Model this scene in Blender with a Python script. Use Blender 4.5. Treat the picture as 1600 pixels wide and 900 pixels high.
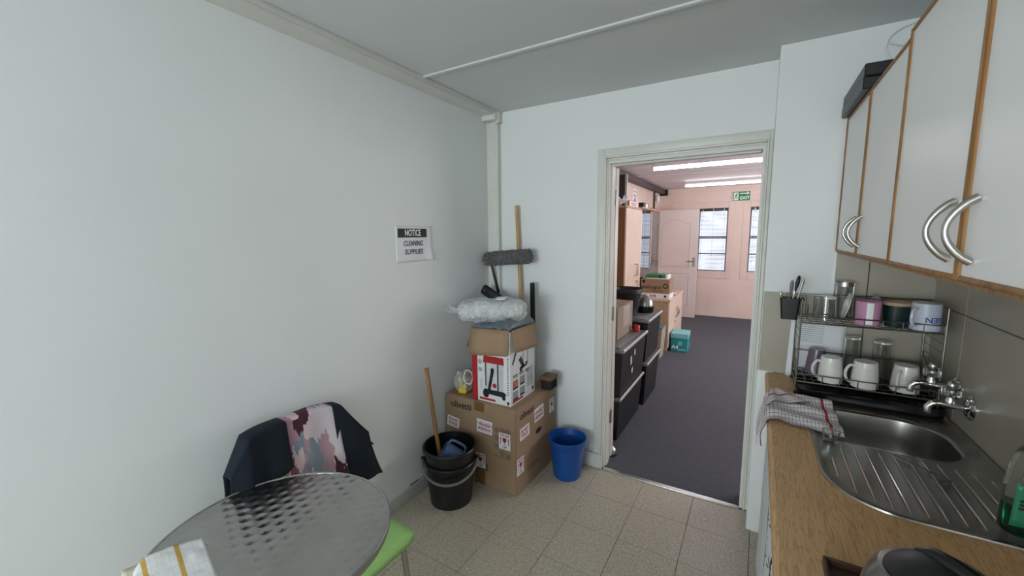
import bpy, bmesh, math, random
from mathutils import Vector, Matrix, noise
random.seed(7)
for o in list(bpy.data.objects): bpy.data.objects.remove(o)
scene = bpy.context.scene
C = scene.collection
PI = math.pi
sin, cos = math.sin, math.cos

# ------------------------------------------------------------------ camera
YAW, PITCH, ROLL, FPX, CAMH = 0.541332, -0.1286, -0.008585, 638.0, 1.605
fwd = Vector((-sin(YAW)*cos(PITCH), cos(YAW)*cos(PITCH), sin(PITCH)))
rgt = Vector((cos(YAW), sin(YAW), 0)); upv = rgt.cross(fwd)
r2 = cos(ROLL)*rgt + sin(ROLL)*upv; u2 = -sin(ROLL)*rgt + cos(ROLL)*upv
cd = bpy.data.cameras.new('camera'); cam = bpy.data.objects.new('camera', cd); C.objects.link(cam)
cd.sensor_width = 36; cd.lens = FPX/1600*36; cd.clip_start = 0.02; cd.clip_end = 100
m3 = Matrix((r2, u2, -fwd)).transposed()
cam.matrix_world = Matrix.Translation((0, 0, CAMH)) @ m3.to_4x4()
scene.camera = cam
# ------------------------------------------------------------------ world, daylight, exposure
w = bpy.data.worlds.new('world'); scene.world = w; w.use_nodes = True
bg = w.node_tree.nodes['Background']; bg.inputs[0].default_value = (0.82, 0.88, 1.0, 1); bg.inputs[1].default_value = 1.9
def area(name, loc, rot, sx, sy, power, col):
    l = bpy.data.lights.new(name, 'AREA'); l.shape = 'RECTANGLE'; l.size = sx; l.size_y = sy; l.energy = power; l.color = col
    o = bpy.data.objects.new(name, l); C.objects.link(o); o.location = loc; o.rotation_euler = rot
    return o
# daylight entering by the two kitchen windows behind the camera (rear wall and right wall)
area('rear_window_daylight', (-0.75, -3.36, 1.55), (PI/2, 0, 0), 1.6, 1.1, 88, (0.90, 0.97, 1.0))
area('side_window_daylight', (0.662, -0.95, 1.60), (0, PI/2, 0), 1.0, 1.3, 2, (0.90, 0.97, 1.0))
# unseen fill lamp brightening the office, added before its windowless right wall
area('office_side_fill', (2.3, 5.6, 1.5), (PI/2, 0, PI/2), 3.2, 1.2, 95, (1.0, 0.95, 0.95))
vs = scene.view_settings
vs.view_transform = 'Standard'; vs.look = 'None'; vs.gamma = 1; vs.use_curve_mapping = False; vs.exposure = 0.0

# ------------------------------------------------------------------ mesh helpers
class B:
    def __init__(s): s.v = []; s.f = []; s.uv = []
    def add(s, vs, fs, uv=None):
        n = len(s.v); s.v += [Vector(p) for p in vs]; s.f += [tuple(i+n for i in q) for q in fs]
        s.uv += list(uv) if uv else [(0, 0)]*len(vs)
        return s
    def box(s, x0, y0, z0, x1, y1, z1, bev=0, seg=2):
        bm = bmesh.new(); bmesh.ops.create_cube(bm, size=1)
        for v in bm.verts: v.co = Vector(((x0+x1)/2+v.co.x*(x1-x0), (y0+y1)/2+v.co.y*(y1-y0), (z0+z1)/2+v.co.z*(z1-z0)))
        if bev: bmesh.ops.bevel(bm, geom=bm.edges[:], offset=bev, segments=seg, affect='EDGES', profile=.5)
        return s.bm(bm)
    def bm(s, bm):
        bm.verts.index_update()
        s.add([v.co.copy() for v in bm.verts], [[v.index for v in f.verts] for f in bm.faces]); bm.free(); return s
    def lathe(s, prof, c=(0, 0, 0), n=28, sx=1, sy=1, ring=False):
        vs = []; fs = []; c = Vector(c)
        for r, z in prof:
            for i in range(n):
                a = 2*PI*i/n; vs.append(c+Vector((r*cos(a)*sx, r*sin(a)*sy, z)))
        m = len(prof)
        for j in range(m-1):
            for i in range(n):
                k = (i+1) % n; fs.append((j*n+i, j*n+k, (j+1)*n+k, (j+1)*n+i))
        if ring:
            for i in range(n):
                k = (i+1) % n; fs.append(((m-1)*n+i, (m-1)*n+k, k, i))
            return s.add(vs, fs)
        if prof[0][0] > 1e-6: fs.append(tuple(reversed(range(n))))
        if prof[-1][0] > 1e-6: fs.append(tuple((m-1)*n+i for i in range(n)))
        return s.add(vs, fs)
    def tube(s, pts, r, n=8, closed=False):
        pts = [Vector(p) for p in pts]; m = len(pts)
        rs = r if isinstance(r, (list, tuple)) else [r]*m
        vs = []; fs = []; prev = None
        for i, p in enumerate(pts):
            if closed: t = pts[(i+1) % m]-pts[i-1]
            else: t = pts[min(i+1, m-1)]-pts[max(i-1, 0)]
            t.normalize()
            if prev is None:
                a = Vector((0, 0, 1)) if abs(t.z) < .9 else Vector((1, 0, 0))
                nrm = t.cross(a).normalized()
            else:
                nrm = prev-t*prev.dot(t)
                nrm = nrm.normalized() if nrm.length > 1e-6 else t.orthogonal().normalized()
            prev = nrm; bn = t.cross(nrm)
            for k in range(n):
                a = 2*PI*k/n; vs.append(p+(nrm*cos(a)+bn*sin(a))*rs[i])
        for i in range(m if closed else m-1):
            j = (i+1) % m
            for k in range(n):
                l = (k+1) % n; fs.append((i*n+k, i*n+l, j*n+l, j*n+k))
        if not closed: fs += [tuple(reversed(range(n))), tuple((m-1)*n+k for k in range(n))]
        return s.add(vs, fs)
    def grid(s, fn, nu, nv):
        vs = []; uv = []; fs = []
        for j in range(nv+1):
            for i in range(nu+1):
                u, v = i/nu, j/nv; vs.append(fn(u, v)); uv.append((u, v))
        for j in range(nv):
            for i in range(nu):
                a = j*(nu+1)+i; fs.append((a, a+1, a+nu+2, a+nu+1))
        return s.add(vs, fs, uv)
    def prism(s, poly, fn, d):
        n = len(poly); a = [Vector(fn(*p)) for p in poly]; d = Vector(d); b = [p+d for p in a]
        return s.add(a+b, [tuple(reversed(range(n))), tuple(range(n, 2*n))]+[(i, (i+1) % n, n+(i+1) % n, n+i) for i in range(n)])
    def hexa(s, p):   # 8 corners: bottom 4 ccw, top 4 ccw
        return s.add(p, [(3, 2, 1, 0), (4, 5, 6, 7), (0, 1, 5, 4), (1, 2, 6, 5), (2, 3, 7, 6), (3, 0, 4, 7)])
    def xf(s, m):
        s.v = [m @ p for p in s.v]; return s
    def rotz(s, a, c):
        c = Vector(c); return s.xf(Matrix.Translation(c) @ Matrix.Rotation(a, 4, 'Z') @ Matrix.Translation(-c))
    def bnd(s):
        return ([min(p[i] for p in s.v) for i in range(3)], [max(p[i] for p in s.v) for i in range(3)])
def cr(pts, k=5):
    P = [Vector(p) for p in pts]; P = [2*P[0]-P[1]]+P+[2*P[-1]-P[-2]]; out = []
    for i in range(1, len(P)-2):
        a, b, c, d = P[i-1:i+3]
        for j in range(k):
            t = j/k; out.append(.5*((2*b)+(c-a)*t+(2*a-5*b+4*c-d)*t*t+(3*b-a-3*c+d)*t**3))
    return out+[P[-2]]
ORG = {}
def mk(name, b, mat, parent=None, smooth=35, solid=0, fix=True, org=None):
    if parent is not None: og = ORG[parent.name]
    elif org is not None: og = Vector(org)
    else:
        lo, hi = b.bnd(); og = Vector(((lo[0]+hi[0])/2, (lo[1]+hi[1])/2, lo[2]))
    me = bpy.data.meshes.new(name); me.from_pydata([p-og for p in b.v], [], b.f)
    if fix:
        bm = bmesh.new(); bm.from_mesh(me); bmesh.ops.recalc_face_normals(bm, faces=bm.faces[:]); bm.to_mesh(me); bm.free()
    ul = me.uv_layers.new(name='UVMap')
    for lp in me.loops: ul.data[lp.index].uv = b.uv[lp.vertex_index]
    me.materials.append(mat)
    if smooth:
        me.polygons.foreach_set('use_smooth', [True]*len(me.polygons)); me.set_sharp_from_angle(angle=math.radians(smooth))
    o = bpy.data.objects.new(name, me); C.objects.link(o)
    if parent is not None: o.parent = parent
    else: o.location = og
    ORG[o.name] = og
    if solid:
        m = o.modifiers.new('solid', 'SOLIDIFY'); m.thickness = solid; m.offset = 0
    return o
def tag(o, label, cat, group=None):
    o['label'] = label; o['category'] = cat
    if group: o['group'] = group
    return o
def thing(name, loc, label, cat, group=None):
    o = bpy.data.objects.new(name, None); C.objects.link(o); o.location = loc; o.empty_display_size = .05
    ORG[o.name] = Vector(loc); return tag(o, label, cat, group)
def struct(o): o['kind'] = 'structure'; return o
def stuff(o): o['kind'] = 'stuff'; return o
def text_b(body, size, org, ux, uy, bold=0, shear=0, width=None, off=0.0006):
    c = bpy.data.curves.new('t', 'FONT'); c.body = body; c.size = size; c.align_x = 'CENTER'; c.align_y = 'CENTER'; c.offset = bold*size; c.shear = shear; c.resolution_u = 3
    o = bpy.data.objects.new('t', c); C.objects.link(o)
    me = bpy.data.meshes.new_from_object(o.evaluated_get(bpy.context.evaluated_depsgraph_get()))
    bpy.data.objects.remove(o); bpy.data.curves.remove(c)
    ux = Vector(ux).normalized(); uy = Vector(uy).normalized(); nz = ux.cross(uy); org = Vector(org)
    sx = 1
    if width and len(me.vertices):
        xs = [v.co.x for v in me.vertices]; sx = width/(max(xs)-min(xs))
    b = B().add([org+ux*v.co.x*sx+uy*v.co.y+nz*off for v in me.vertices], [tuple(p.vertices) for p in me.polygons])
    bpy.data.meshes.remove(me); return b
def flat(pts, org, ux, uy, off=.0006):   # flat print polygon
    ux = Vector(ux).normalized(); uy = Vector(uy).normalized(); nz = ux.cross(uy); org = Vector(org)
    return ([org+ux*p[0]+uy*p[1]+nz*off for p in pts], [tuple(range(len(pts)))])
def rect(w, h, cx=0, cy=0, a=0):
    return [(cx+x*cos(a)-y*sin(a), cy+x*sin(a)+y*cos(a)) for x, y in ((-w/2, -h/2), (w/2, -h/2), (w/2, h/2), (-w/2, h/2))]
def disc(r, cx=0, cy=0, n=16, ry=None): return [(cx+r*cos(2*PI*i/n), cy+(ry or r)*sin(2*PI*i/n)) for i in range(n)]

# ------------------------------------------------------------------ materials
def lin(h):
    h = h.lstrip('#'); c = [int(h[i:i+2], 16)/255 for i in (0, 2, 4)]
    return tuple(x/12.92 if x <= .04045 else ((x+.055)/1.055)**2.4 for x in c)
class NT:
    def __init__(s, name):
        s.m = bpy.data.materials.new(name); s.m.use_nodes = True; s.t = s.m.node_tree; s.p = s.t.nodes['Principled BSDF']; s._tc = None
    def n(s, typ, **kw):
        x = s.t.nodes.new(typ)
        for k, v in kw.items():
            if k in x.inputs.keys() if isinstance(k, str) else False: s.set(x.inputs[k], v)
            else: setattr(x, k, v)
        return x
    def set(s, inp, v):
        if hasattr(v, 'links') or isinstance(v, bpy.types.NodeSocket): s.t.links.new(v, inp)
        else: inp.default_value = v
    def tc(s, k='Object'):
        if s._tc is None: s._tc = s.t.nodes.new('ShaderNodeTexCoord')
        return s._tc.outputs[k]
    def mapv(s, vec, scale=(1, 1, 1), rot=(0, 0, 0), loc=(0, 0, 0)):
        x = s.t.nodes.new('ShaderNodeMapping'); s.t.links.new(vec, x.inputs[0]); x.inputs['Scale'].default_value = scale; x.inputs['Rotation'].default_value = rot; x.inputs['Location'].default_value = loc
        return x.outputs[0]
    def noise(s, vec, scale, detail=4, rough=.55, dist=0):
        x = s.t.nodes.new('ShaderNodeTexNoise'); s.t.links.new(vec, x.inputs['Vector']); x.inputs['Scale'].default_value = scale; x.inputs['Detail'].default_value = detail; x.inputs['Roughness'].default_value = rough; x.inputs['Distortion'].default_value = dist
        return x.outputs['Fac']
    def ramp(s, fac, stops, const=False):
        x = s.t.nodes.new('ShaderNodeValToRGB'); s.t.links.new(fac, x.inputs[0]); e = x.color_ramp.elements
        if const: x.color_ramp.interpolation = 'CONSTANT'
        while len(e) < len(stops): e.new(.5)
        for el, (p, c) in zip(e, stops): el.position = p; el.color = (*c[:3], 1)
        return x.outputs[0]
    def mix(s, fac, a, b):
        x = s.t.nodes.new('ShaderNodeMix'); x.data_type = 'RGBA'; s.set(x.inputs[0], fac)
        for i, v in ((6, a), (7, b)):
            s.set(x.inputs[i], v if isinstance(v, bpy.types.NodeSocket) else (*v[:3], 1))
        return x.outputs[2]
    def math(s, op, a, b=None, c=None):
        x = s.t.nodes.new('ShaderNodeMath'); x.operation = op; s.set(x.inputs[0], a)
        if b is not None: s.set(x.inputs[1], b)
        if c is not None: s.set(x.inputs[2], c)
        return x.outputs[0]
    def sep(s, vec):
        x = s.t.nodes.new('ShaderNodeSeparateXYZ'); s.t.links.new(vec, x.inputs[0]); return x.outputs
    def comb(s, x_, y_, z_=0.0):
        x = s.t.nodes.new('ShaderNodeCombineXYZ')
        for i, v in enumerate((x_, y_, z_)): s.set(x.inputs[i], v)
        return x.outputs[0]
    def bump(s, h, strength=.3, dist=.01):
        x = s.t.nodes.new('ShaderNodeBump'); s.t.links.new(h, x.inputs['Height']); x.inputs['Strength'].default_value = strength; x.inputs['Distance'].default_value = dist
        s.t.links.new(x.outputs[0], s.p.inputs['Normal'])
    def col(s, c): s.set(s.p.inputs['Base Color'], c if isinstance(c, bpy.types.NodeSocket) else (*c[:3], 1))
    def fin(s, rough=.5, metal=0, **kw):
        s.set(s.p.inputs['Roughness'], rough); s.p.inputs['Metallic'].default_value = metal
        for k, v in kw.items(): s.set(s.p.inputs[k.replace('_', ' ')], v)
        return s.m
def M(name, h, rough=.5, metal=0, var=.08, scale=6, bump=0, bscale=60, bdist=.004, h2=None, **kw):
    t = NT(name); c = lin(h); c2 = lin(h2) if h2 else tuple(min(1, x*(1+var)) for x in c); c1 = c if h2 else tuple(x*(1-var) for x in c)
    t.col(t.ramp(t.noise(t.tc(), scale), [(.3, c1), (.7, c2)]))
    if bump: t.bump(t.noise(t.tc(), bscale, 3), bump, bdist)
    return t.fin(rough, metal, **kw)
def wood(name, h1, h2, axis='y', rough=.4, sc=1.0, bump=.05):
    t = NT(name); k = {'x': (1, 9, 9), 'y': (9, 1, 9), 'z': (9, 9, 1)}[axis]; k = tuple(x*sc for x in k)
    v = t.mapv(t.tc(), k); f = t.noise(v, 2.2, 6, .6, .8); g = t.noise(t.mapv(t.tc(), tuple(x*6 for x in k)), 3, 3, .6)
    t.col(t.mix(t.math('MULTIPLY', g, .45), t.ramp(f, [(.32, lin(h1)), (.5, lin(h2)), (.62, lin(h1)), (.72, lin(h2))]), lin(h1)))
    t.bump(g, bump, .002); return t.fin(rough)
def glass(name, h='#ffffff', rough=.02, ior=1.45):
    t = NT(name); t.col(t.ramp(t.noise(t.tc(), 5), [(.3, lin(h)), (.7, tuple(x*.97 for x in lin(h)))]))
    return t.fin(rough, 0, Transmission_Weight=1.0, IOR=ior)
def emit(name, col, strength):
    t = NT(name); t.col(col); t.p.inputs['Emission Color'].default_value = (*col, 1); t.p.inputs['Emission Strength'].default_value = strength
    return t.fin(.5)

WALL = M('white_wall_paint', '#e4e8e7', .55, var=.025, scale=1.3, bump=.12, bscale=90, bdist=.002)
TRIMW = M('cream_gloss_paint', '#d8d8d1', .4, var=.04, scale=4, bump=.05)
CEIL = M('grey_white_ceiling_board', '#d4d7d6', .7, var=.03, scale=2)
BASEB = M('scuffed_white_baseboard', '#c9c9c2', .5, var=.14, scale=9, bump=.1)
DIRT = M('dark_gap_dirt', '#3b3832', .9, var=.3, scale=40)
def vinyl():
    t = NT('vinyl_tile_speckle'); oi = t.t.nodes.new('ShaderNodeObjectInfo')
    off = t.t.nodes.new('ShaderNodeVectorMath'); off.operation = 'ADD'; t.t.links.new(t.tc(), off.inputs[0])
    rr = t.comb(t.math('MULTIPLY', oi.outputs['Random'], 37.0), t.math('MULTIPLY', oi.outputs['Random'], 71.0)); t.t.links.new(rr, off.inputs[1])
    v = off.outputs[0]
    a = t.noise(t.mapv(v, (1, 2.4, 1)), 62, 4, .6, .5); b = t.noise(t.mapv(v, (1.2, 2.5, 1), (0, 0, .3)), 120, 3); c = t.noise(v, 5, 2)
    base = t.ramp(a, [(.30, lin('#837b6b')), (.43, lin('#aaa190')), (.56, lin('#bfb7a5')), (.70, lin('#d9d2c2'))])
    col = t.mix(t.math('MULTIPLY', b, .35), base, lin('#a59e8d'))
    t.col(t.mix(t.math('MULTIPLY', c, .25), col, lin('#b9ab97'))); t.bump(a, .04, .002)
    return t.fin(t.math('MULTIPLY_ADD', b, .2, .25))
VINYL = vinyl()
GROUT = M('tile_joint_dark', '#57503f', .9, var=.2, scale=20)
def carpet():
    t = NT('charcoal_carpet'); a = t.noise(t.tc(), 260, 2, .7); b = t.noise(t.tc(), 2.5, 3)
    c = t.ramp(a, [(.3, lin('#37393f')), (.7, lin('#70747e'))]); t.col(t.mix(t.math('MULTIPLY', b, .25), c, lin('#43414a'))); t.bump(a, .8, .01)
    return t.fin(.95)
CARPET = carpet()
WTILE = M('taupe_wall_tile', '#9f998b', .32, var=.12, scale=3.5, h2='#ada798', bump=.03)
TGROUT = M('dark_tile_grout', '#5b564c', .9, var=.1)
def oaktop():
    t = NT('oak_laminate'); v = t.mapv(t.tc(), (1, .10, 1)); w1 = t.noise(t.mapv(t.tc(), (5, .9, 5)), 2.0, 4, .6)
    x = t.sep(t.tc())[0]; ln = t.math('FRACT', t.math('MULTIPLY_ADD', w1, 16.0, t.math('MULTIPLY', x, 34.0)))
    band = t.ramp(ln, [(0, lin('#a67d50')), (.22, lin('#c49a68')), (.7, lin('#cfa878')), (1, lin('#c39866'))])
    g = t.noise(t.mapv(t.tc(), (150, 5, 150)), 2.5, 4, .65); fine = t.ramp(g, [(.38, lin('#97714a')), (.52, lin('#d4ae80'))])
    t.col(t.mix(.4, band, fine)); t.bump(g, .06, .001); return t.fin(.42)
WOODTOP = oaktop()
OAKEDGE = wood('oak_edge_band', '#80572f', '#a97f53', 'z', .5)
OAKEDGE.node_tree.nodes['Principled BSDF'].inputs['Specular IOR Level'].default_value = .3
BROOMW = wood('pale_broom_wood', '#b58a55', '#d2ad78', 'z', .5)
WHITELAM = M('white_laminate', '#f0f1f1', .36, var=.015, scale=2)
STEEL = M('brushed_nickel', '#b9b6b0', .28, 1, var=.06, scale=20)
CHROME = M('chrome', '#d6d6d6', .08, 1, var=.03)
def sinksteel():
    t = NT('stainless_sink_steel'); v = t.mapv(t.tc(), (30, 1.5, 30)); a = t.noise(v, 12, 4); b = t.noise(t.tc(), 9, 4)
    t.col(t.ramp(b, [(.3, lin('#a19f9b')), (.75, lin('#b3b1ac'))])); t.bump(a, .05, .001)
    return t.fin(t.math('MULTIPLY_ADD', b, .08, .22), 1)
SINK = sinksteel()
WIRE = M('rack_wire_steel', '#8b8883', .3, 1, var=.15, scale=30)
BLACKP = M('black_plastic', '#141517', .38, var=.2, bump=.03)
BLACKG = M('gloss_black_plastic', '#0d0e10', .15, var=.2)
BLUEP = M('blue_plastic', '#0f4c98', .4, var=.08)
PALEBLUE = M('slate_blue_plastic', '#49658f', .4, var=.06)
GREYP = M('grey_plastic', '#77797a', .45, var=.08)
CARD = M('brown_cardboard', '#987e64', .75, var=.06, scale=5, bump=.06, bscale=120)
CARDD = M('dark_inner_cardboard', '#7c5d3c', .8, var=.1)
TAPEM = M('brown_packing_tape', '#75572f', .3, var=.06)
PAPER = M('white_paper', '#e4e6e9', .6, var=.02)
PRINTB = M('black_print', '#16161a', .6, var=.1)
PRINTR = M('red_print', '#a3161f', .6, var=.08)
PRINTW = M('white_print', '#eef0f0', .6, var=.02)
PRINTG = M('grey_print', '#8c8f92', .5, var=.1)
PRINTS = M('silver_print', '#c3c5c6', .35, var=.12, scale=20)
REDP = M('red_plastic', '#b31322', .35, var=.08)
GREENP = M('lime_green_plastic', '#b0e289', .38, var=.05)
NAVY = M('navy_wool_cloth', '#0b1824', .95, var=.25, scale=30, bump=.25, bscale=300)
WCER = M('white_ceramic', '#dedcd6', .12, var=.02)
PINKC = M('pink_glaze', '#c48fae', .2, var=.06)
GREENC = M('dark_green_glaze', '#0d2b2a', .15, var=.1)
TANC = M('tan_clay_rim', '#b59b80', .5, var=.1)
BLUEWC = M('pale_blue_ceramic', '#c3cad8', .15, var=.02)
PURP = M('dusky_purple_glaze', '#6d5a72', .2, var=.1)
GLASS = glass('drinking_glass', '#f4f7f6', .03)
ACRYL = glass('acrylic_knob', '#dfe3e3', .06)
CLEARB = glass('clear_bottle_plastic', '#eef3f0', .05, 1.35)

# ------------------------------------------------------------------ the kitchen shell
XL, XR, YB, YS, ZC = -1.75, 0.67, 2.60, 2.415, 2.48
YREAR = -3.3
fl = struct(mk('floor', B().box(XL-.1, YREAR-.1, -.12, XR+.1, 2.575, -.004), GROUT, smooth=0))
tile_me = None
k = 0
for ix in range(-4, 6):
    for iy in range(-17, 4):
        x0, y0 = -.85+.3*ix, 1.68+.3*iy
        x1, y1 = x0+.3, y0+.3
        xa, xb, ya, yb = max(x0, XL), min(x1, XR), max(y0, YREAR), min(y1, 2.575)
        if xb-xa < .01 or yb-ya < .01: continue
        g = .0012
        if xb-xa > .299 and yb-ya > .299 and tile_me is not None:
            o = bpy.data.objects.new('tile', tile_me); C.objects.link(o); o.parent = fl
        else:
            hw, hh = (xb-xa)/2-g, (yb-ya)/2-g
            b = B().box(-hw, -hh, -.004, hw, hh, 0, .0006, 1)
            o = mk('tile', b, VINYL, fl, smooth=0, org=None)
            for v in o.data.vertices: v.co += ORG[fl.name]
            if xb-xa > .299 and yb-ya > .299: tile_me = o.data
        o.location = Vector(((xa+xb)/2, (ya+yb)/2, 0))-ORG[fl.name]
        if xb-xa > .299 and yb-ya > .299 and (ix+iy) % 2: o.rotation_euler.z = PI/2
b = B().box(XL-.12, YREAR-.12, ZC, XR+.12, YB+.14, ZC+.1)
ce = struct(mk('ceiling', b, CEIL, smooth=0))
for yb_ in (1.805, .60, -.60):
    mk('batten', B().box(-1.64, yb_-.014, ZC-.009, XR, yb_+.014, ZC+.001, .004, 2), CEIL, ce)
struct(mk('wall_left', B().box(XL-.12, YREAR-.12, -.1, XL, YB+.14, ZC), WALL, smooth=0))
b = B().box(XL, YB, -.1, -.85, YB+.12, ZC).box(-.85, YB, 2.06, .02, YB+.12, ZC).box(.02, YB, -.1, XR+.1, YB+.12, ZC)
struct(mk('wall_back', b, WALL, smooth=0))
ws = struct(mk('wall_return', B().box(.037, YS, -.1, XR+.1, YB-.001, ZC, .003, 2), WALL, smooth=0))
wr = struct(mk('wall_right', B().box(XR, -.28, -.1, XR+.12, YS, ZC).box(XR, YREAR-.12, -.1, XR+.12, -1.62, ZC).box(XR, -1.62, -.1, XR+.12, -.28, 1.08).box(XR, -1.62, 2.12, XR+.12, -.28, ZC), WALL, smooth=0))
struct(mk('window_4', B().box(XR+.03, -1.62, 1.08, XR+.07, -1.58, 2.12).box(XR+.03, -.32, 1.08, XR+.07, -.28, 2.12).box(XR+.03, -1.58, 1.08, XR+.07, -.32, 1.12).box(XR+.03, -1.58, 2.08, XR+.07, -.32, 2.12).box(XR+.03, -.97, 1.12, XR+.07, -.93, 2.08), TRIMW, smooth=0))
# rear wall with its window opening (behind the camera)
b = B().box(XL, YREAR-.1, -.1, -1.57, YREAR, ZC).box(.07, YREAR-.1, -.1, XR, YREAR, ZC).box(-1.57, YREAR-.1, -.1, .07, YREAR, .98).box(-1.57, YREAR-.1, 2.12, .07, YREAR, ZC)
struct(mk('wall_rear', b, WALL, smooth=0))
b = B().box(-1.57, YREAR-.07, .98, -1.53, YREAR-.02, 2.12).box(.03, YREAR-.07, .98, .07, YREAR-.02, 2.12).box(-1.53, YREAR-.07, .98, .03, YREAR-.02, 1.02).box(-1.53, YREAR-.07, 2.08, .03, YREAR-.02, 2.12).box(-.77, YREAR-.07, 1.02, -.73, YREAR-.02, 2.08)
struct(mk('window_1', b, TRIMW, smooth=0))
# trims: ceiling beam along the left wall, corner pilaster, bracket
b = B().box(XL, YREAR, 2.447, -1.645, 2.505, ZC).box(-1.645, YREAR, 2.455, -1.636, 2.505, ZC, .003, 2)
struct(mk('trim_1', b, TRIMW))
b = B().box(XL, 2.505, 2.415, -1.640, YB, ZC, .004, 2).box(-1.662, 2.548, 2.40, -1.632, YB, ZC, .004, 2)
struct(mk('trim_2', b, TRIMW))
b = B().box(XL, 2.565, 0, -1.668, YB, 2.415, .003, 2).box(-1.668, 2.555, 0, -1.648, YB, 2.40, .006, 3)
struct(mk('trim_3', b, TRIMW))
# skirting
b = B().box(XL, YREAR, 0, XL+.016, 2.56, .083, .004, 2)
bl = struct(mk('baseboard_left', b, BASEB))
bb = B()
for i in range(84):
    y = YREAR+.07*i
    if y > 2.4: break
    if random.random() < .8: bb.box(XL, y, .083, XL+.004+random.random()*.006, y+.07, .0835+random.random()*.007)
mk('gap_grime', bb, DIRT, bl, smooth=0)
b = B().box(-1.648, YB-.016, 0, -.907, YB, .083, .004, 2); bk = struct(mk('baseboard_back', b, BASEB))
bb = B()
for i in range(9): bb.box(-1.6+.077*i, YB-.006-random.random()*.006, .083, -1.6+.077*(i+1), YB, .0845+random.random()*.004)
mk('gap_grime', bb, DIRT, bk, smooth=0)
mk('plinth_block', B().box(-.985, YB-.034, 0, -.836, YB-.0165, .10, .004, 2), BASEB, bk)
# door frame: stepped architrave and rebated jamb
def arch(name, xo, xi, zt, zi, y0, y1, xr_o, xr_i):
    b = B().box(xo, y0, .10 if xo < -.85 else 0, xi, y1, zt, .003, 2).box(xi, y0, zi, xr_i, y1, zt, .003, 2).box(xr_i, y0, 0, xr_o, y1, zt, .003, 2)
    return b
fr = struct(mk('trim_4', arch('', -.907, -.862, 2.137, 2.092, YB-.020, YB+.001, .0368, .020), TRIMW))
mk('bead', arch('', -.862, -.848, 2.092, 2.078, YB-.028, YB+.001, .020, .010), TRIMW, fr)
mk('bead', arch('', -.848, -.838, 2.078, 2.066, YB-.014, YB+.02, .010, .001), TRIMW, fr)
b = B().box(-.852, YB-.006, 0, -.832, YB+.125, 2.072).box(-.832, YB-.006, 2.046, -.008, YB+.125, 2.072).box(-.008, YB-.012, 0, .020, YB+.125, 2.066)
mk('jamb', b, TRIMW, fr, smooth=0)
b = B().box(-.832, YB+.03, 0, -.823, YB+.075, 2.046).box(-.823, YB+.03, 2.036, -.016, YB+.075, 2.046)
mk('stop_bead', b, TRIMW, fr, smooth=0)
for z in (.28, 1.02, 1.80): mk('strike_plate' if z == 1.02 else 'hinge', B().box(-.8335, YB+.085, z, -.828, YB+.115, z+.09, .001, 1).lathe([(.005, 0), (.005, .1)], (-.826, YB+.122, z-.005), 10), STEEL, fr)
# opened door leaf folded back into the next room
d1 = thing('door_1', (-.84, 2.735, 0), '', 'door'); del d1['label']; del d1['category']; struct(d1)
a = Matrix.Translation((-.832, 2.735, 0)) @ Matrix.Rotation(math.radians(12), 4, 'Z').inverted()
b = B().box(-.80, 0, .01, 0, .042, 2.04, .002, 1).xf(a); mk('leaf', b, TRIMW, d1)
b = B().tube([(-.74, 0, 1.02), (-.74, .09, 1.02), (-.62, .09, 1.02)], .009).box(-.76, .04, .93, -.72, .046, 1.09).xf(a); mk('handle', b, STEEL, d1)
struct(mk('trim_5', B().box(-.83, 2.562, -.003, -.008, 2.598, .007, .004, 2), M('aluminium_threshold', '#c9cccb', .3, 1, var=.05)))
st = thing('door_stop', (-.862, 2.80, 0), 'round chrome door stop on the carpet beside the left door jamb', 'door stop')
mk('dome', B().lathe([(.05, 0), (.05, .012), (.046, .03), (.034, .05), (.015, .062), (0, .065)], (-.85, 2.80, 0)), CHROME, st)
mk('rubber_ring', B().lathe([(.054, .0), (.054, .010), (.0502, .012), (.0502, 0)], (-.85, 2.80, 0), ring=True), BLACKP, st)
# wall tiles (splash back)
def wt(par, x0, y0, z0, x1, y1, z1): mk('tile', B().box(x0, y0, z0, x1, y1, z1, .0015, 1), WTILE, par)
g = .002
wt(ws, .040, YS-.009, .90, .437-g, YS, 1.312)
wt(ws, .437+g, YS-.009, .90, XR-.010, YS, 1.312)
wt(ws, .318, YS-.009, 1.316, .437-g, YS, 1.60)
wt(ws, .437+g, YS-.009, 1.316, XR-.010, YS, 1.60)
mk('grout', B().box(.041, YS-.006, .90, XR-.011, YS, 1.314).box(.319, YS-.006, 1.31, XR-.011, YS, 1.598), TGROUT, ws, smooth=0)
mk('edge_strip', B().box(.037, YS-.010, 1.3125, .3165, YS, 1.316, .001, 1).box(.3145, YS-.010, 1.316, .3178, YS, 1.52, .001, 1), WHITELAM, ws)
yj = [YS-.009, 2.095, 1.495, .895, .295, -.275]
for i in range(5):
    for z0, z1 in ((.90, 1.298), (1.302, 1.60)):
        wt(wr, XR-.009, yj[i+1]+g, z0, XR, yj[i]-g, z1)
mk('grout', B().box(XR-.006, -.274, .90, XR, YS-.010, 1.598), TGROUT, wr, smooth=0)
mk('plaster_foot', B().box(.030, YS-.014, 0, .105, YS, .905, .01, 3), WALL, ws)
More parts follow.
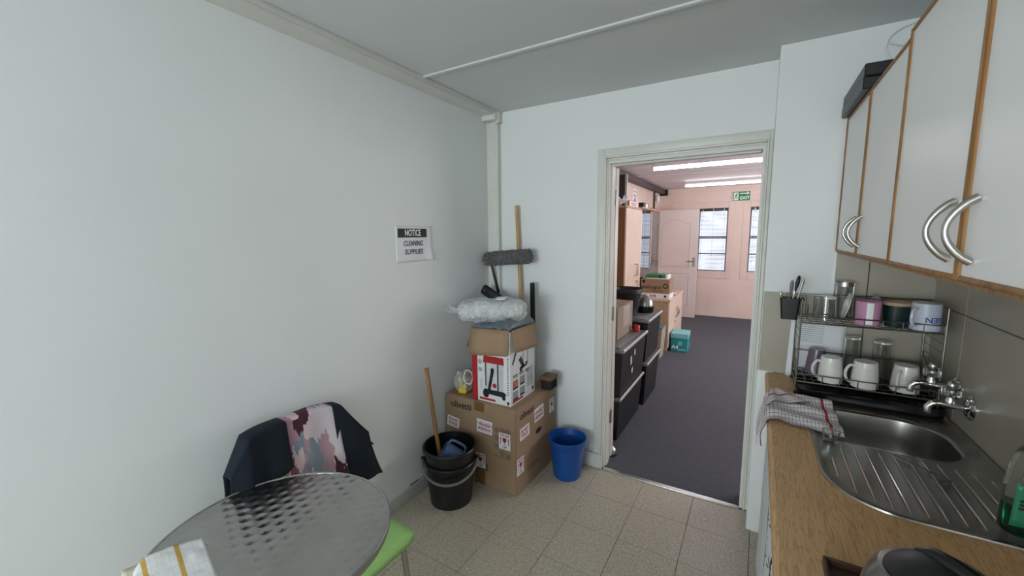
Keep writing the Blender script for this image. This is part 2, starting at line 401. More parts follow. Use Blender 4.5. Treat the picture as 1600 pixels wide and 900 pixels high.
# ------------------------------------------------------------------ the office beyond
OL, OR, OY, OB, OZ = -1.75, 2.4, 8.75, 2.72, 2.48
PINK = NT('pink_painted_brick')
_br = PINK.t.nodes.new('ShaderNodeTexBrick')
_s = PINK.sep(PINK.tc()); PINK.t.links.new(PINK.comb(_s[0], _s[2]), _br.inputs['Vector'])
_br.inputs['Scale'].default_value = 1; _br.inputs['Brick Width'].default_value = .23; _br.inputs['Row Height'].default_value = .085; _br.inputs['Mortar Size'].default_value = .006; _br.inputs['Mortar Smooth'].default_value = .6
PINK.col(PINK.ramp(PINK.noise(PINK.tc(), 3), [(.3, lin('#dfc9bf')), (.7, lin('#e7d3ca'))])); PINK.bump(PINK.math('SUBTRACT', 1.0, _br.outputs['Fac']), .12, .006); PINK = PINK.fin(.6)
PINKP = M('pink_wall_paint', '#e1cbc2', .6, var=.04)
OCEIL = M('office_ceiling_paint', '#e2d9dc', .7, var=.02)
fo = struct(mk('floor_carpet', B().box(OL, 2.578, -.1, OR, OY, .001), CARPET, smooth=0))
oc = struct(mk('ceiling_office', B().box(OL-.1, YB+.145, OZ, OR+.1, OY+.1, OZ+.1), OCEIL, smooth=0))
for y in (4.3, 6.55): mk('batten', B().box(OL, y-.02, OZ-.008, OR, y+.02, OZ+.001, .003, 1), OCEIL, oc)
struct(mk('wall_office_left', B().box(OL-.12, YB+.145, -.1, OL, OY+.1, OZ), PINKP, smooth=0))
struct(mk('wall_office_right', B().box(OR, YB+.145, -.1, OR+.12, OY+.1, OZ), PINKP, smooth=0))
struct(mk('wall_office_front', B().box(XR+.12, YB, -.1, OR, YB+.12, OZ), PINKP, smooth=0))
W1, W2, WZ0, WZ1 = (-1.02, -.515), (-.155, .35), .885, 2.08
b = B().box(OL, OY, -.1, W1[0], OY+.14, OZ).box(W1[1], OY, -.1, W2[0], OY+.14, OZ).box(W2[1], OY, -.1, OR, OY+.14, OZ)
for a_ in (W1, W2): b.box(a_[0], OY, -.1, a_[1], OY+.14, WZ0).box(a_[0], OY, WZ1, a_[1], OY+.14, OZ)
wf = struct(mk('wall_far', b, PINK, smooth=0))
def surround(x0, x1, z0, z1, xi0, xi1):
    b = B().box(x0, OY-.007, z0, xi0, OY+.001, z1, .002, 1).box(xi1, OY-.007, z0, x1, OY+.001, z1, .004, 1).box(xi0, OY-.007, z0, xi1, OY+.001, WZ0, .004, 1).box(xi0, OY-.007, WZ1, xi1, OY+.001, z1, .004, 1)
    mk('plaster_surround', b, PINKP, wf)
surround(-1.53, -.405, .74, 2.20, *W1); surround(-.27, .50, .74, 2.20, *W2)
BLIND = M('white_blind_slat', '#c2c4cf', .5, var=.03); BLINDD = M('dark_blind_rail', '#3a2f31', .5, var=.1)
WINFR = M('dark_window_frame', '#554d50', .5, var=.1)
PANE = NT('window_glass'); PANE.col(PANE.ramp(PANE.noise(PANE.tc(), 2), [(.3, (.93, .96, 1)), (.7, (.97, .98, 1))])); PANE = PANE.fin(0.0, 0, Transmission_Weight=1.0, IOR=1.01)
for i, (x0, x1) in enumerate((W1, W2)):
    wn = thing('window_%d' % (i+2), ((x0+x1)/2, OY+.07, WZ0), '', 'window'); del wn['label']; del wn['category']; struct(wn)
    fw_ = .022
    b = B().box(x0, OY+.06, WZ0, x0+fw_, OY+.10, WZ1).box(x1-fw_, OY+.06, WZ0, x1, OY+.10, WZ1).box(x0, OY+.06, WZ0, x1, OY+.10, WZ0+fw_).box(x0, OY+.06, WZ1-fw_, x1, OY+.10, WZ1)
    b.box(x0, OY+.06, 1.50, x1, OY+.10, 1.55).box(x0, OY+.065, 1.21, x1, OY+.09, 1.235)
    mk('window_frame', b, WINFR, wn, smooth=0)
    for z0, z1 in ((WZ0+fw_, 1.21), (1.235, 1.50), (1.55, WZ1-fw_)): mk('pane', B().box(x0+fw_, OY+.078, z0, x1-fw_, OY+.082, z1), PANE, wn, smooth=0)
    mk('headrail', B().box(x0+.004, OY+.005, WZ1-.055, x1-.004, OY+.045, WZ1-.004, .003, 1), BLINDD, wn)
    for xx in (x0+.07, (x0+x1)/2, x1-.07): mk('bracket', B().box(xx-.006, OY+.002, WZ1-.05, xx+.006, OY+.0048, WZ1-.012), STEEL, wn, smooth=0)
    b = B(); z = WZ1-.075
    while z > WZ0+.03:
        p = .009; b.add([(x0+.008, OY+.014, z-p*.45), (x1-.008, OY+.014, z-p*.45), (x1-.008, OY+.036, z+p*.8), (x0+.008, OY+.036, z+p*.8)], [(0, 1, 2, 3)]); z -= .025
    stuff(mk('slats', b, BLIND, wn, smooth=0, solid=.0006))
    b = B()
    for xx in (x0+.06, (x0+x1)/2, x1-.06): b.box(xx-.0015, OY+.012, WZ0+.03, xx+.0015, OY+.0135, WZ1-.05)
    mk('ladder_cord', b, BLINDD, wn, smooth=0)
    mk('bottom_rail', B().box(x0+.008, OY+.012, WZ0+.012, x1-.008, OY+.038, WZ0+.026, .003, 1), BLIND, wn)
# open white panelled door near the far wall
d2 = thing('door_2', (-1.72, 8.35, 0), '', 'door'); del d2['label']; del d2['category']; struct(d2)
DOORW = M('warm_white_door_paint', '#d8ccc9', .4, var=.02)
dx0, dx1, dz1 = -1.735, -.965, 2.05
mk('leaf', B().box(dx0, 8.335, .012, dx1, 8.375, dz1, .003, 1), DOORW, d2)
def pmould(b, pts, r=.009):
    b.tube([(p[0], 8.334, p[1]) for p in pts], r, 8, closed=True)
b = B(); xa, xb = dx0+.12, dx1-.13
top = [(xa, .98), (xb, .98), (xb, 1.80)]+[(xb+(xa-xb)*t, 1.80+.085*(.5-.5*cos(2*PI*min(1, max(0, (t-.12)/.76))))) for t in [i/14 for i in range(1, 14)]]+[(xa, 1.80)]
pmould(b, top); mk('panel_moulding', b, DOORW, d2)
b = B(); pmould(b, [(xa, .22), (xb, .22), (xb, .86), (xa, .86)]); mk('panel_moulding', b, DOORW, d2)
b = B().prism([(p[0]*.92+(xa+xb)/2*.08, 1.4+(p[1]-1.4)*.94) for p in top], lambda x, z: (x, 8.329, z), (0, .007, 0)); mk('raised_panel', b, DOORW, d2)
mk('raised_panel', B().box(xa+.035, 8.329, .255, xb-.035, 8.336, .825, .003, 1), DOORW, d2)
hd = mk('handle_plate', B().box(dx1-.075, 8.328, .99, dx1-.04, 8.335, 1.16, .002, 1), STEEL, d2)
mk('lever', B().tube([(dx1-.057, 8.33, 1.09), (dx1-.057, 8.285, 1.09), (dx1-.17, 8.285, 1.092)], .009), STEEL, hd)
# fluorescent battens
TUBE = emit('fluorescent_tube_glow', (1.0, .97, .98), 23.0)
FIXT = M('white_enamel', '#d5d3d8', .4, var=.02)
for i, (y, x0, x1, lab) in enumerate(((5.45, -1.21, .31, 'fluorescent tube light on the office ceiling, the nearer and longer looking one'), (7.66, -1.15, .37, 'fluorescent tube light on the office ceiling nearest the exit sign'))):
    t = thing('fluorescent_light', ((x0+x1)/2, y, ZC-.09), lab, 'ceiling light', 'office tube lights')
    mk('housing', B().prism([(-.06, 0), (.06, 0), (.035, -.045), (-.035, -.045)], lambda a_, z: (x0+.02, y+a_, ZC-.001+z), (x1-x0-.04, 0, 0)), FIXT, t)
    mk('tube', B().tube([(x0+.035, y, ZC-.072), (x1-.035, y, ZC-.072)], .014, 14), TUBE, t)
    for xx in (x0, x1-.03): mk('end_holder', B().box(xx, y-.018, ZC-.09, xx+.03, y+.018, ZC-.03, .005, 2), FIXT, t)
# exit sign
EXG = M('exit_green', '#0f7a4b', .45, var=.04); EXW = M('exit_white', '#e6ece4', .45, var=.02)
ex = thing('exit_sign', (-.314, OY-.01, 2.187), 'green and white exit sign with running figure on the far wall', 'sign')
mk('board', B().box(-.463, OY-.018, 2.187, -.165, OY-.008, 2.376, .003, 1), EXW, ex)
eo, ux, uz = (-.314, OY-.0182, 2.2815), (1, 0, 0), (0, 0, 1)
mk('green_field', B().add(*flat(rect(.276, .167), eo, ux, uz)), EXG, ex, smooth=0, fix=False)
mk('arrow', B().add(*flat(rect(.125, .016, .035, .048), eo, ux, uz, .0014)).add(*flat([(.09, .02), (.128, .048), (.09, .076), (.078, .066), (.102, .048), (.078, .03)], eo, ux, uz, .0014)), EXW, ex, smooth=0, fix=False)
mk('lettering', text_b('EXIT', .075, (eo[0]+.052, eo[1], eo[2]-.036), ux, uz, .03, 0, .15, .0014), EXW, ex, smooth=0, fix=False)
mk('doorway_symbol', B().add(*flat(rect(.072, .14, -.088, 0), eo, ux, uz, .0014)), EXW, ex, smooth=0, fix=False)
fg = B().add(*flat(disc(.011, -.078, .046), eo, ux, uz, .002))
for (x0, y0, x1, y1, wd) in ((-.083, .034, -.093, -.004, .019), (-.083, .028, -.06, .015, .009), (-.085, .03, -.108, .012, .009), (-.092, -.002, -.07, -.026, .011), (-.07, -.026, -.076, -.054, .010), (-.093, -.004, -.104, -.034, .011), (-.104, -.034, -.124, -.046, .010)):
    d_ = Vector((x1-x0, y1-y0)); n_ = Vector((-d_.y, d_.x)).normalized()*wd/2
    fg.add(*flat([(x0-n_.x, y0-n_.y), (x1-n_.x, y1-n_.y), (x1+n_.x, y1+n_.y), (x0+n_.x, y0+n_.y)], eo, ux, uz, .002))
mk('running_figure', fg, EXG, ex, smooth=0, fix=False)
# dark trunking along the office left wall
DARKB = M('dark_brown_trunking', '#43383a', .5, var=.1)
tr = struct(mk('trim_6', B().box(OL, 4.9, 2.39, -1.64, 8.66, 2.465, .004, 1), DARKB)); mk('end_cap', B().box(OL, 8.661, 2.36, -1.60, 8.745, 2.47, .004, 1), BLACKP, tr)
mk('conduit', B().box(OL, 8.10, 1.9, OL+.03, 8.14, 2.389), DARKB, tr, smooth=0)
# ------------------------------------------------------------------ office furniture
BEECH = wood('beech_veneer', '#ab9071', '#bda486', 'z', .45); BEECHD = wood('brown_veneer_side', '#6a4526', '#7d5532', 'z', .5)
BEECHL = M('pale_beech_front', '#d6c0b2', .4, var=.05)
tc_ = thing('tall_cupboard', (-1.57, 5.4, 0), 'tall beech office cupboard with key in its door, left of the glass bookcase', 'cupboard')
mk('carcass', B().box(-1.745, 5.06, 0, -1.42, 5.83, 1.93, .002, 1), BEECHD, tc_)
mk('top_panel', B().box(-1.748, 5.055, 1.931, -1.398, 5.835, 1.953, .002, 1), BEECH, tc_)
dr = mk('door', B().box(-1.419, 5.062, .06, -1.40, 5.828, 1.928, .002, 1), BEECHL, tc_)
mk('handle', B().tube([(-1.40, 5.50, 1.05), (-1.365, 5.50, 1.06), (-1.365, 5.50, 1.20), (-1.40, 5.50, 1.21)], .006).tube([(-1.40, 5.56, 1.05), (-1.365, 5.56, 1.06), (-1.365, 5.56, 1.20), (-1.40, 5.56, 1.21)], .006), STEEL, dr)
mk('lock', B().lathe([(.012, 0), (.012, .02), (0, .02)], (0, 0, 0), 12).xf(Matrix.Translation((-1.40, 5.60, .97)) @ Matrix.Rotation(PI/2, 4, 'Y')), STEEL, dr)
mk('key', B().box(-1.385, 5.597, .90, -1.381, 5.603, .965).lathe([(.02, -.003), (.02, .003)], (-1.383, 5.60, .89), 14), BLACKP, dr)
gb = thing('glass_bookcase', (-1.57, 6.45, 0), 'beech bookcase with reflecting glass doors behind the low cabinet', 'bookcase')
x0, x1, y0, y1, zt = -1.745, -1.415, 5.845, 7.05, 1.955
mk('carcass', B().box(x0, y0, 0, x1, y0+.022, zt).box(x0, y1-.022, 0, x1, y1, zt).box(x0, y0+.022, 0, x0+.012, y1-.022, zt).box(x0, y0+.022, .06, x1, y1-.022, .08), BEECH, gb, smooth=0)
mk('top_panel', B().box(x0, y0-.004, zt+.001, -1.395, y1+.004, zt+.024, .002, 1), BEECH, gb)
for z in (.72, 1.13, 1.54): mk('shelf', B().box(x0+.013, y0+.023, z, x1-.03, y1-.023, z+.018), BEECH, gb, smooth=0)
GDOOR = NT('dark_reflective_glass'); GDOOR.col(GDOOR.ramp(GDOOR.noise(GDOOR.tc(), 3), [(.3, lin('#33302f')), (.7, lin('#3d3a39'))])); GDOOR = GDOOR.fin(.02, 0, Specular_IOR_Level=1.0, IOR=2.2)
for ya, yb_ in ((y0+.004, (y0+y1)/2-.002), ((y0+y1)/2+.002, y1-.004)):
    d_ = mk('glass_door', B().box(-1.409, ya, .78, -1.403, yb_, zt-.005, .001, 1), GDOOR, gb)
    mk('knob', B().lathe([(.006, 0), (.006, .012), (.013, .016), (.013, .026), (0, .03)], (0, 0, 0), 14).xf(Matrix.Translation((-1.403, (y0+y1)/2+(-.05 if ya < 6.2 else .05), 1.32)) @ Matrix.Rotation(PI/2, 4, 'Y')), CHROME, d_)
mk('plinth_door', B().box(-1.409, y0+.004, .06, -1.403, y1-.004, .775, .001, 1), BEECHL, gb)
# low cabinet
lc = thing('low_cabinet', (-1.18, 6.3, 0), 'low beech cabinet with two doors and a stack of boxes on top', 'cabinet')
y0, y1 = 5.745, 6.87
mk('carcass', B().box(-1.385, y0+.01, .0, -1.0, y1-.01, .69, .002, 1), BEECH, lc)
mk('top_panel', B().box(-1.39, y0, .691, -.968, y1, .722, .003, 1), M('beech_top', '#d3b9a6', .3, var=.04), lc)
for ya, yb_, hy in ((y0+.012, (y0+y1)/2-.002, (y0+y1)/2-.06), ((y0+y1)/2+.002, y1-.012, (y0+y1)/2+.06)):
    d_ = mk('door', B().box(-.999, ya, .05, -.981, yb_, .686, .002, 1), BEECHL, lc)
    mk('handle', B().tube([(-.981, hy, .40), (-.955, hy, .42), (-.945, hy, .47), (-.955, hy, .52), (-.981, hy, .54)], .008), STEEL, d_)
mk('lock', B().box(-.981, (y0+y1)/2-.075, .33, -.972, (y0+y1)/2-.05, .355), STEEL, lc, smooth=0)
# things on the low cabinet
PGREEN = M('green_paper_wrap', '#2c7d4c', .45, var=.08)
bd = thing('lever_file', (-1.2, 5.90, .723), 'white lever arch file lying flat on the low cabinet under the brown carton', 'file')
mk('cover', B().box(-1.37, 5.80, .7232, -.995, 6.10, .788, .003, 1), PAPER, bd)
mk('finger_hole', B().add(*flat(disc(.017, .13, 0, 20), (-1.18, 5.80, .756), (1, 0, 0), (0, 0, 1), .001)), PRINTB, bd, smooth=0, fix=False)
mk('spine_print', B().add(*flat(rect(.012, .035, -.06, 0), (-1.18, 5.80, .756), (1, 0, 0), (0, 0, 1), .001)).add(*flat(rect(.012, .035, -.03, 0), (-1.18, 5.80, .756), (1, 0, 0), (0, 0, 1), .001)).add(*flat(rect(.012, .035, 0, 0), (-1.18, 5.80, .756), (1, 0, 0), (0, 0, 1), .001)), PRINTB, bd, smooth=0, fix=False)
ai = thing('brown_carton', (-1.2, 6.0, .789), 'brown printed carton on the low cabinet, resting on the white file', 'carton')
mk('carton_body', B().box(-1.385, 5.82, .789, -1.0, 6.08, .985, .003, 1), CARD, ai)
mk('lettering', text_b('adcock ingram', .07, (-1.24, 5.82, .875), (1, 0, 0), (0, 0, 1), .01, 0, .27, .001), PRINTB, ai, smooth=0, fix=False)
mk('small_lettering', text_b('critical care', .045, (-1.16, 5.82, .825), (1, 0, 0), (0, 0, 1), 0, 0, .14, .001), PRINTB, ai, smooth=0, fix=False)
b = B()
n = 20
pts = [(-1.055+r_*cos(2*PI*i/n), 5.819, .895+r_*sin(2*PI*i/n)) for r_ in (.034, .021) for i in range(n)]
b.add(pts, [(i, (i+1) % n, n+(i+1) % n, n+i) for i in range(n)]); mk('ring_logo', b, PRINTB, ai, smooth=0, fix=False)
mk('print_mark', B().add(*flat(rect(.04, .04), (-1.345, 5.82, .95), (1, 0, 0), (0, 0, 1), .001)), PRINTB, ai, smooth=0, fix=False)
gx = thing('paper_ream', (-1.18, 6.0, .986), 'green and white paper ream on top of the brown carton', 'paper ream')
mk('ream', B().box(-1.325, 5.84, .9856, -1.03, 6.06, 1.045, .003, 1), PAPER, gx)
mk('green_wrap', B().box(-1.327, 5.838, 1.0, -1.06, 6.062, 1.047, .002, 1), PGREEN, gx)
mk('wrap_logo', B().add(*flat(disc(.018, .02, 0), (-1.15, 5.838, 1.022), (1, 0, 0), (0, 0, 1), .001)), PRINTB, gx, smooth=0, fix=False)
def crumple(cx, cy, z, sx, sy, amp, n=10, seed=0):
    return B().grid(lambda u, v: Vector((cx+(u-.5)*sx, cy+(v-.5)*sy, z+.003+amp*abs(noise.noise(Vector((u*3+seed, v*3, seed))))+amp*.3*(u*u))), n, n)
tag(mk('loose_papers', crumple(-1.01, 6.25, .7235, .07, .24, .06, 10, 3), PAPER, solid=.001), 'crumpled white papers on the low cabinet beside the brown carton', 'papers')
# A4 paper carton
TEAL = M('teal_carton_print', '#1e7c86', .4, var=.08, h2='#2f97a0'); TEALL = M('pale_teal_carton_lid', '#6fb7bf', .4, var=.06, h2='#8cc9cf')
a4 = thing('paper_carton', (-.90, 6.0, 0), 'teal A4 copy paper carton on the carpet by the low cabinet', 'carton')
def a4x(b): return b.rotz(.02, (-.9, 5.85, 0)).xf(Matrix.Translation((.045, 0, 0)))
mk('carton_body', a4x(B().box(-1.0, 5.82, .002, -.79, 6.12, .19, .002, 1)), TEAL, a4)
mk('lid', a4x(B().box(-1.004, 5.816, .191, -.786, 6.124, .255, .003, 1)), TEALL, a4)
rz = Matrix.Rotation(.10, 3, 'Z')
mk('lettering', a4x(text_b('A4', .075, (-.945, 5.82, .065), (1, 0, 0), (0, 0, 1), .03, 0, None, .001)), PRINTW, a4, smooth=0, fix=False)
for (_w, _h, _x, _z) in ((.10, .02, -.855, .035), (.05, .05, -.88, .12)): mk('print_panel', a4x(B().add(*flat(rect(_w, _h), (_x, 5.82, _z), (1, 0, 0), (0, 0, 1), .001))), TEALL, a4, smooth=0, fix=False)
# grey narrow bin / box file
gbx = thing('narrow_bin', (-1.05, 5.45, 0), 'narrow beige bin with blue lid standing beside the low cabinet', 'bin')
mk('body', B().hexa([(-1.15, 5.35, .001), (-1.01, 5.35, .001), (-1.01, 5.58, .001), (-1.15, 5.58, .001), (-1.16, 5.33, .40), (-.985, 5.33, .40), (-.985, 5.60, .40), (-1.16, 5.60, .40)]), M('beige_plastic', '#a79f93', .5, var=.05), gbx, smooth=0)
mk('lid', B().box(-1.165, 5.325, .401, -.98, 5.605, .42, .004, 2), M('grey_blue_lid', '#5c6d7c', .4, var=.05), gbx)
# storage crates
LIDG = M('charcoal_crate_lid', '#6a6c6f', .35, var=.12)
CLIP = M('grey_crate_clip', '#b4b5b7', .25, var=.05)
def crate(label, x0, x1, y0, y1, z, h, group):
    t = thing('storage_crate', ((x0+x1)/2, (y0+y1)/2, z), label, 'crate', group)
    i = .035
    mk('tub', B().hexa([(x0+i, y0+i, z+.001), (x1-i, y0+i, z+.001), (x1-i, y1-i, z+.001), (x0+i, y1-i, z+.001), (x0+.012, y0+.012, z+h-.03), (x1-.012, y0+.012, z+h-.03), (x1-.012, y1-.012, z+h-.03), (x0+.012, y1-.012, z+h-.03)]), BLACKP, t, smooth=0)
    l = mk('lid', B().box(x0, y0, z+h-.032, x1, y1, z+h-.008, .008, 3), LIDG, t)
    mk('raised_panel', B().box(x0+.05, y0+.05, z+h-.010, x1-.05, y1-.05, z+h, .004, 2), LIDG, l)
    mk('rim', B().tube([(x0+.006, y0+.006, z+h-.014), (x1-.006, y0+.006, z+h-.014), (x1-.006, y1-.006, z+h-.014), (x0+.006, y1-.006, z+h-.016)], .013, 8, closed=True), CLIP, l)
    return t
g_ = 'stacked storage crates in the office'
ca0 = crate('black storage crate on the carpet just inside the doorway, lower one of the near stack', -1.30, -.83, 2.97, 3.71, .0, .36, g_)
ca1 = crate('black storage crate carrying a cardboard box, upper one of the near stack', -1.28, -.81, 2.96, 3.72, .361, .385, g_)
cb0 = crate('black storage crate with shiny lid edge, lower one of the farther stack', -1.27, -.81, 3.76, 4.34, .0, .42, g_)
cb1 = crate('black storage crate carrying the black waste bin, upper one of the farther stack', -1.27, -.81, 3.76, 4.36, .421, .405, g_)
LAB = M('pale_label', '#b9b9b5', .5, var=.05)
for (yy, zz, ww, hh) in ((3.22, .60, .05, .07), (3.33, .64, .04, .05)): mk('label', B().add(*flat(rect(ww, hh, 0, 0, .2), (-.826, yy, zz), (0, 1, 0), (0, 0, 1), .004)), LAB, ca1, smooth=0, fix=False)
mk('label', B().add(*flat(disc(.025), (-.828, 3.28, .50), (0, 1, 0), (0, 0, 1), .0)), LAB, ca1, smooth=0, fix=False)
# cardboard box, red cap, black bin and domed thing on the crates
FADE = M('grey_brown_cardboard', '#8d8072', .75, var=.06)
cbx = thing('cardboard_box', (-1.1, 3.3, .747), 'grey-brown taped cardboard box on the near crate stack', 'box')
mk('box_body', B().box(-1.26, 3.20, .7475, -.935, 3.66, 1.015, .003, 1), FADE, cbx)
mk('tape', B().box(-.936, 3.36, .83, -.934, 3.56, 1.0).box(-1.15, 3.199, 1.014, -1.05, 3.661, 1.0165), M('clear_tape', '#b8b0aa', .15, var=.05), cbx, smooth=0)
tag(mk('red_tub', B().lathe([(.028, 0), (.028, .05), (.024, .056), (0, .056)], (-.885, 3.62, .747), 18), REDP), 'small red plastic tub standing on the near crate lid', 'tub')
bn = thing('waste_bin', (-1.07, 3.95, .827), 'open black plastic waste bin on the farther crate stack', 'bin')
mk('bin_body', B().lathe([(0, .006), (.095, .006), (.097, 0), (.10, .0), (.138, .225), (.143, .225), (.143, .25), (.134, .25), (.094, .012), (0, .012)], (-1.07, 3.95, .8265), 32), BLACKP, bn)
mk('rim', B().lathe([(.1435, .218), (.150, .222), (.150, .255), (.1435, .26)], (-1.07, 3.95, .8265), 32, ring=True), BLACKP, bn)
hm = thing('domed_kettle', (-.945, 4.17, .827), 'black and silver domed appliance beside the black waste bin', 'appliance')
mk('base', B().lathe([(.082, 0), (.087, .01), (.087, .06), (.082, .065), (0, .065)], (-.945, 4.17, .8265), 28), BLACKG, hm)
mk('dome', B().lathe([(.081, .0655), (.078, .10), (.066, .14), (.042, .17), (.017, .18), (0, .182)], (-.945, 4.17, .8265), 28), M('silver_plastic', '#8f9492', .25, .6, var=.1), hm)
# clutter on top of the cupboard and bookcase
mo = thing('wall_cabinet_screen', (-1.6, 5.2, 1.954), 'tall black panel with grey edge standing on the tall cupboard', 'screen')
mk('panel', B().box(-1.73, 5.17, 1.9545, -1.465, 5.20, 2.34, .004, 1), BLACKP, mo)
mk('edge', B().box(-1.463, 5.167, 1.9545, -1.435, 5.205, 2.345, .003, 1), M('grey_metal_edge', '#a1a0a6', .4, .4, var=.05), mo)
tag(mk('plastic_bag', crumple(-1.475, 5.118, 1.953, .12, .09, .17, 12, 5), PAPER, solid=.001), 'crumpled white bag on the tall cupboard front corner', 'bag')
bx_ = thing('flat_box', (-1.5, 5.35, 1.954), 'white and brown flat box on the tall cupboard', 'box')
mk('tray', B().box(-1.62, 5.22, 1.9545, -1.42, 5.72, 2.03, .003, 1), CARD, bx_)
mk('printed_front', B().box(-1.4199, 5.26, 1.962, -1.4175, 5.66, 2.022), PAPER, bx_, smooth=0)
mk('print_line', B().add(*flat(rect(.32, .012, 0, .01), (-1.4174, 5.46, 1.99), (0, 1, 0), (0, 0, 1))).add(*flat(rect(.28, .010, 0, -.012), (-1.4174, 5.46, 1.99), (0, 1, 0), (0, 0, 1))), PRINTR, bx_, smooth=0, fix=False)
tag(mk('grey_carton', B().box(-1.70, 5.50, 2.0305, -1.56, 5.68, 2.12, .003, 1), GREYP), 'small grey carton on the flat box above the tall cupboard', 'carton')
bf = thing('box_file', (-1.5, 6.2, 1.98), 'black and white box file on the glass bookcase', 'file')
mk('file_body', B().box(-1.62, 6.02, 1.9797, -1.43, 6.35, 2.05, .003, 1), BLACKP, bf); mk('spine_label', B().box(-1.4298, 6.14, 1.988, -1.428, 6.30, 2.042), PAPER, bf, smooth=0)
tag(mk('red_folder', B().box(-1.60, 6.50, 1.9797, -1.42, 6.95, 2.0, .002, 1), REDP), 'thin red folder lying on the glass bookcase', 'folder')
tag(mk('white_flask', B().lathe([(.03, 0), (.03, .09), (.012, .12), (.012, .15), (0, .15)], (-1.52, 5.93, 1.98), 16), PAPER), 'small pale bottle standing on the glass bookcase end', 'bottle')
ps = thing('wall_notice', (-1.749, 6.75, 2.07), 'white printed notice on the office side wall above the bookcase', 'notice')
mk('sheet', B().box(-1.7495, 6.62, 2.06, -1.747, 6.86, 2.33), PAPER, ps, smooth=0)
mk('print_line', B().add(*flat(rect(.16, .012, 0, .08), (-1.747, 6.74, 2.2), (0, 1, 0), (0, 0, 1))).add(*flat(rect(.16, .02, 0, .02), (-1.747, 6.74, 2.2), (0, 1, 0), (0, 0, 1))).add(*flat(rect(.06, .02, 0, -.04), (-1.747, 6.74, 2.2), (0, 1, 0), (0, 0, 1))), PRINTG, ps, smooth=0, fix=False)
sn = thing('motion_sensor', (-1.68, 8.2, 2.24), 'white motion sensor under the end of the dark trunking', 'sensor')
mk('shell', B().box(-1.72, 8.17, 2.20, -1.66, 8.25, 2.34, .02, 3), PAPER, sn); mk('mount', B().box(-1.749, 8.19, 2.25, -1.721, 8.23, 2.29), PAPER, sn, smooth=0)

# ------------------------------------------------------------------ the cleaning corner
# notice on the left wall (A4 sheet, slightly curled)
nt = thing('paper_notice', (-1.748, 1.79, 1.45), 'white notice sheet about cleaning supplies taped to the left wall', 'notice')
def nfn(u, v):
    curl = .020*max(0, u-.80)/.2*max(0, .45-v)/.45 + .006*max(0, u-.9)*10*.3
    return Vector((XL+.0022+curl+.0012*sin(u*5)*(1-v), 1.640+.298*u-.008*v*(1 if u < .5 else -1)*0, 1.452+.212*v+.004*u*(1-v)))
mk('sheet', B().grid(nfn, 16, 12), PAPER, nt, solid=.0004)
nx, ny = (0, 1, 0), (0, 0, 1)
mk('black_band', B().box(XL+.0032, 1.660, 1.597, XL+.0038, 1.895, 1.648), PRINTB, nt, smooth=0)
mk('lettering', text_b('NOTICE', .050, (XL+.0038, 1.778, 1.6225), nx, ny, .03, 0, .128, .0008), PRINTW, nt, smooth=0, fix=False)
mk('lettering', text_b('CLEANING', .042, (XL+.0036, 1.779, 1.561), nx, ny, .012, .18, .158, .0008), PRINTB, nt, smooth=0, fix=False)
mk('lettering', text_b('SUPPLIES', .042, (XL+.0036, 1.782, 1.512), nx, ny, .012, .18, .150, .0008), PRINTB, nt, smooth=0, fix=False)
# big carton with stickers
BX0, BX1, BY0, BY1, BH = -1.738, -1.19, 2.01, 2.52, .562
def bxq(b): return b
ob = thing('large_carton', (-1.46, 2.27, 0), 'large brown carton covered in red handling stickers in the corner', 'carton')
b = B().hexa([(BX0, BY0, 0.001), (BX1, BY0, .001), (BX1+.016, BY1, .001), (BX0, BY1, .001), (BX0, BY0, BH), (BX1, BY0, BH), (BX1+.016, BY1, BH), (BX0, BY1, BH)])
bm = bmesh.new(); vv = [bm.verts.new(p) for p in b.v]; [bm.faces.new([vv[i] for i in f]) for f in b.f]
bmesh.ops.bevel(bm, geom=bm.edges[:], offset=.005, segments=2, affect='EDGES'); b = B().bm(bm)
mk('carton_body', b, CARD, ob)
FX, FZ = (1, 0, 0), (0, 0, 1)
RXv = Vector((.016, .51, 0)).normalized()
def fo_(x, z): return (x, BY0, z)
def ro_(y, z): return (BX1+.016*(y-BY0)/.51, y, z)
mk('tape', B().add(*flat(rect(.075, .06), fo_(-1.46, .527), FX, FZ, .0008)).add(*flat(rect(.075, .10), fo_(-1.46, .055), FX, FZ, .0008)).add(*flat(rect(.12, .05), fo_(-1.46, .13), FX, FZ, .0007)).add([(-1.50, BY0+.002, BH+.0008), (-1.42, BY0+.002, BH+.0008), (-1.42, BY1, BH+.0008), (-1.50, BY1, BH+.0008)], [(0, 1, 2, 3)]), TAPEM, ob, smooth=0, fix=False)
mk('lettering', text_b('olivetti', .062, fo_(-1.605, .505), FX, FZ, .016, 0, .165, .001), PRINTB, ob, smooth=0, fix=False)
mk('lettering', text_b('olivetti', .062, ro_(2.145, .497), RXv, FZ, .016, 0, .17, .001), PRINTB, ob, smooth=0, fix=False)
mk('lettering', text_b('COPIA', .04, ro_(2.22, .115), RXv, FZ, .0, 0, .15, .001), M('faded_print', '#4d3a28', .7, var=.1), ob, smooth=0, fix=False)
mk('lettering', text_b('www.olivetti.com', .016, fo_(-1.30, .235), FX, FZ, .0, 0, .12, .001), PRINTB, ob, smooth=0, fix=False)
b = B().add([ro_(2.2905+.040*cos(a)*(1), .320+.018*sin(a)) for a in [2*PI*i/20 for i in range(20)]], [tuple(range(20))]); b.v = [p+Vector((.0008, 0, 0)) for p in b.v]
mk('hand_hole', b, PRINTB, ob, smooth=0, fix=False)
b = B()
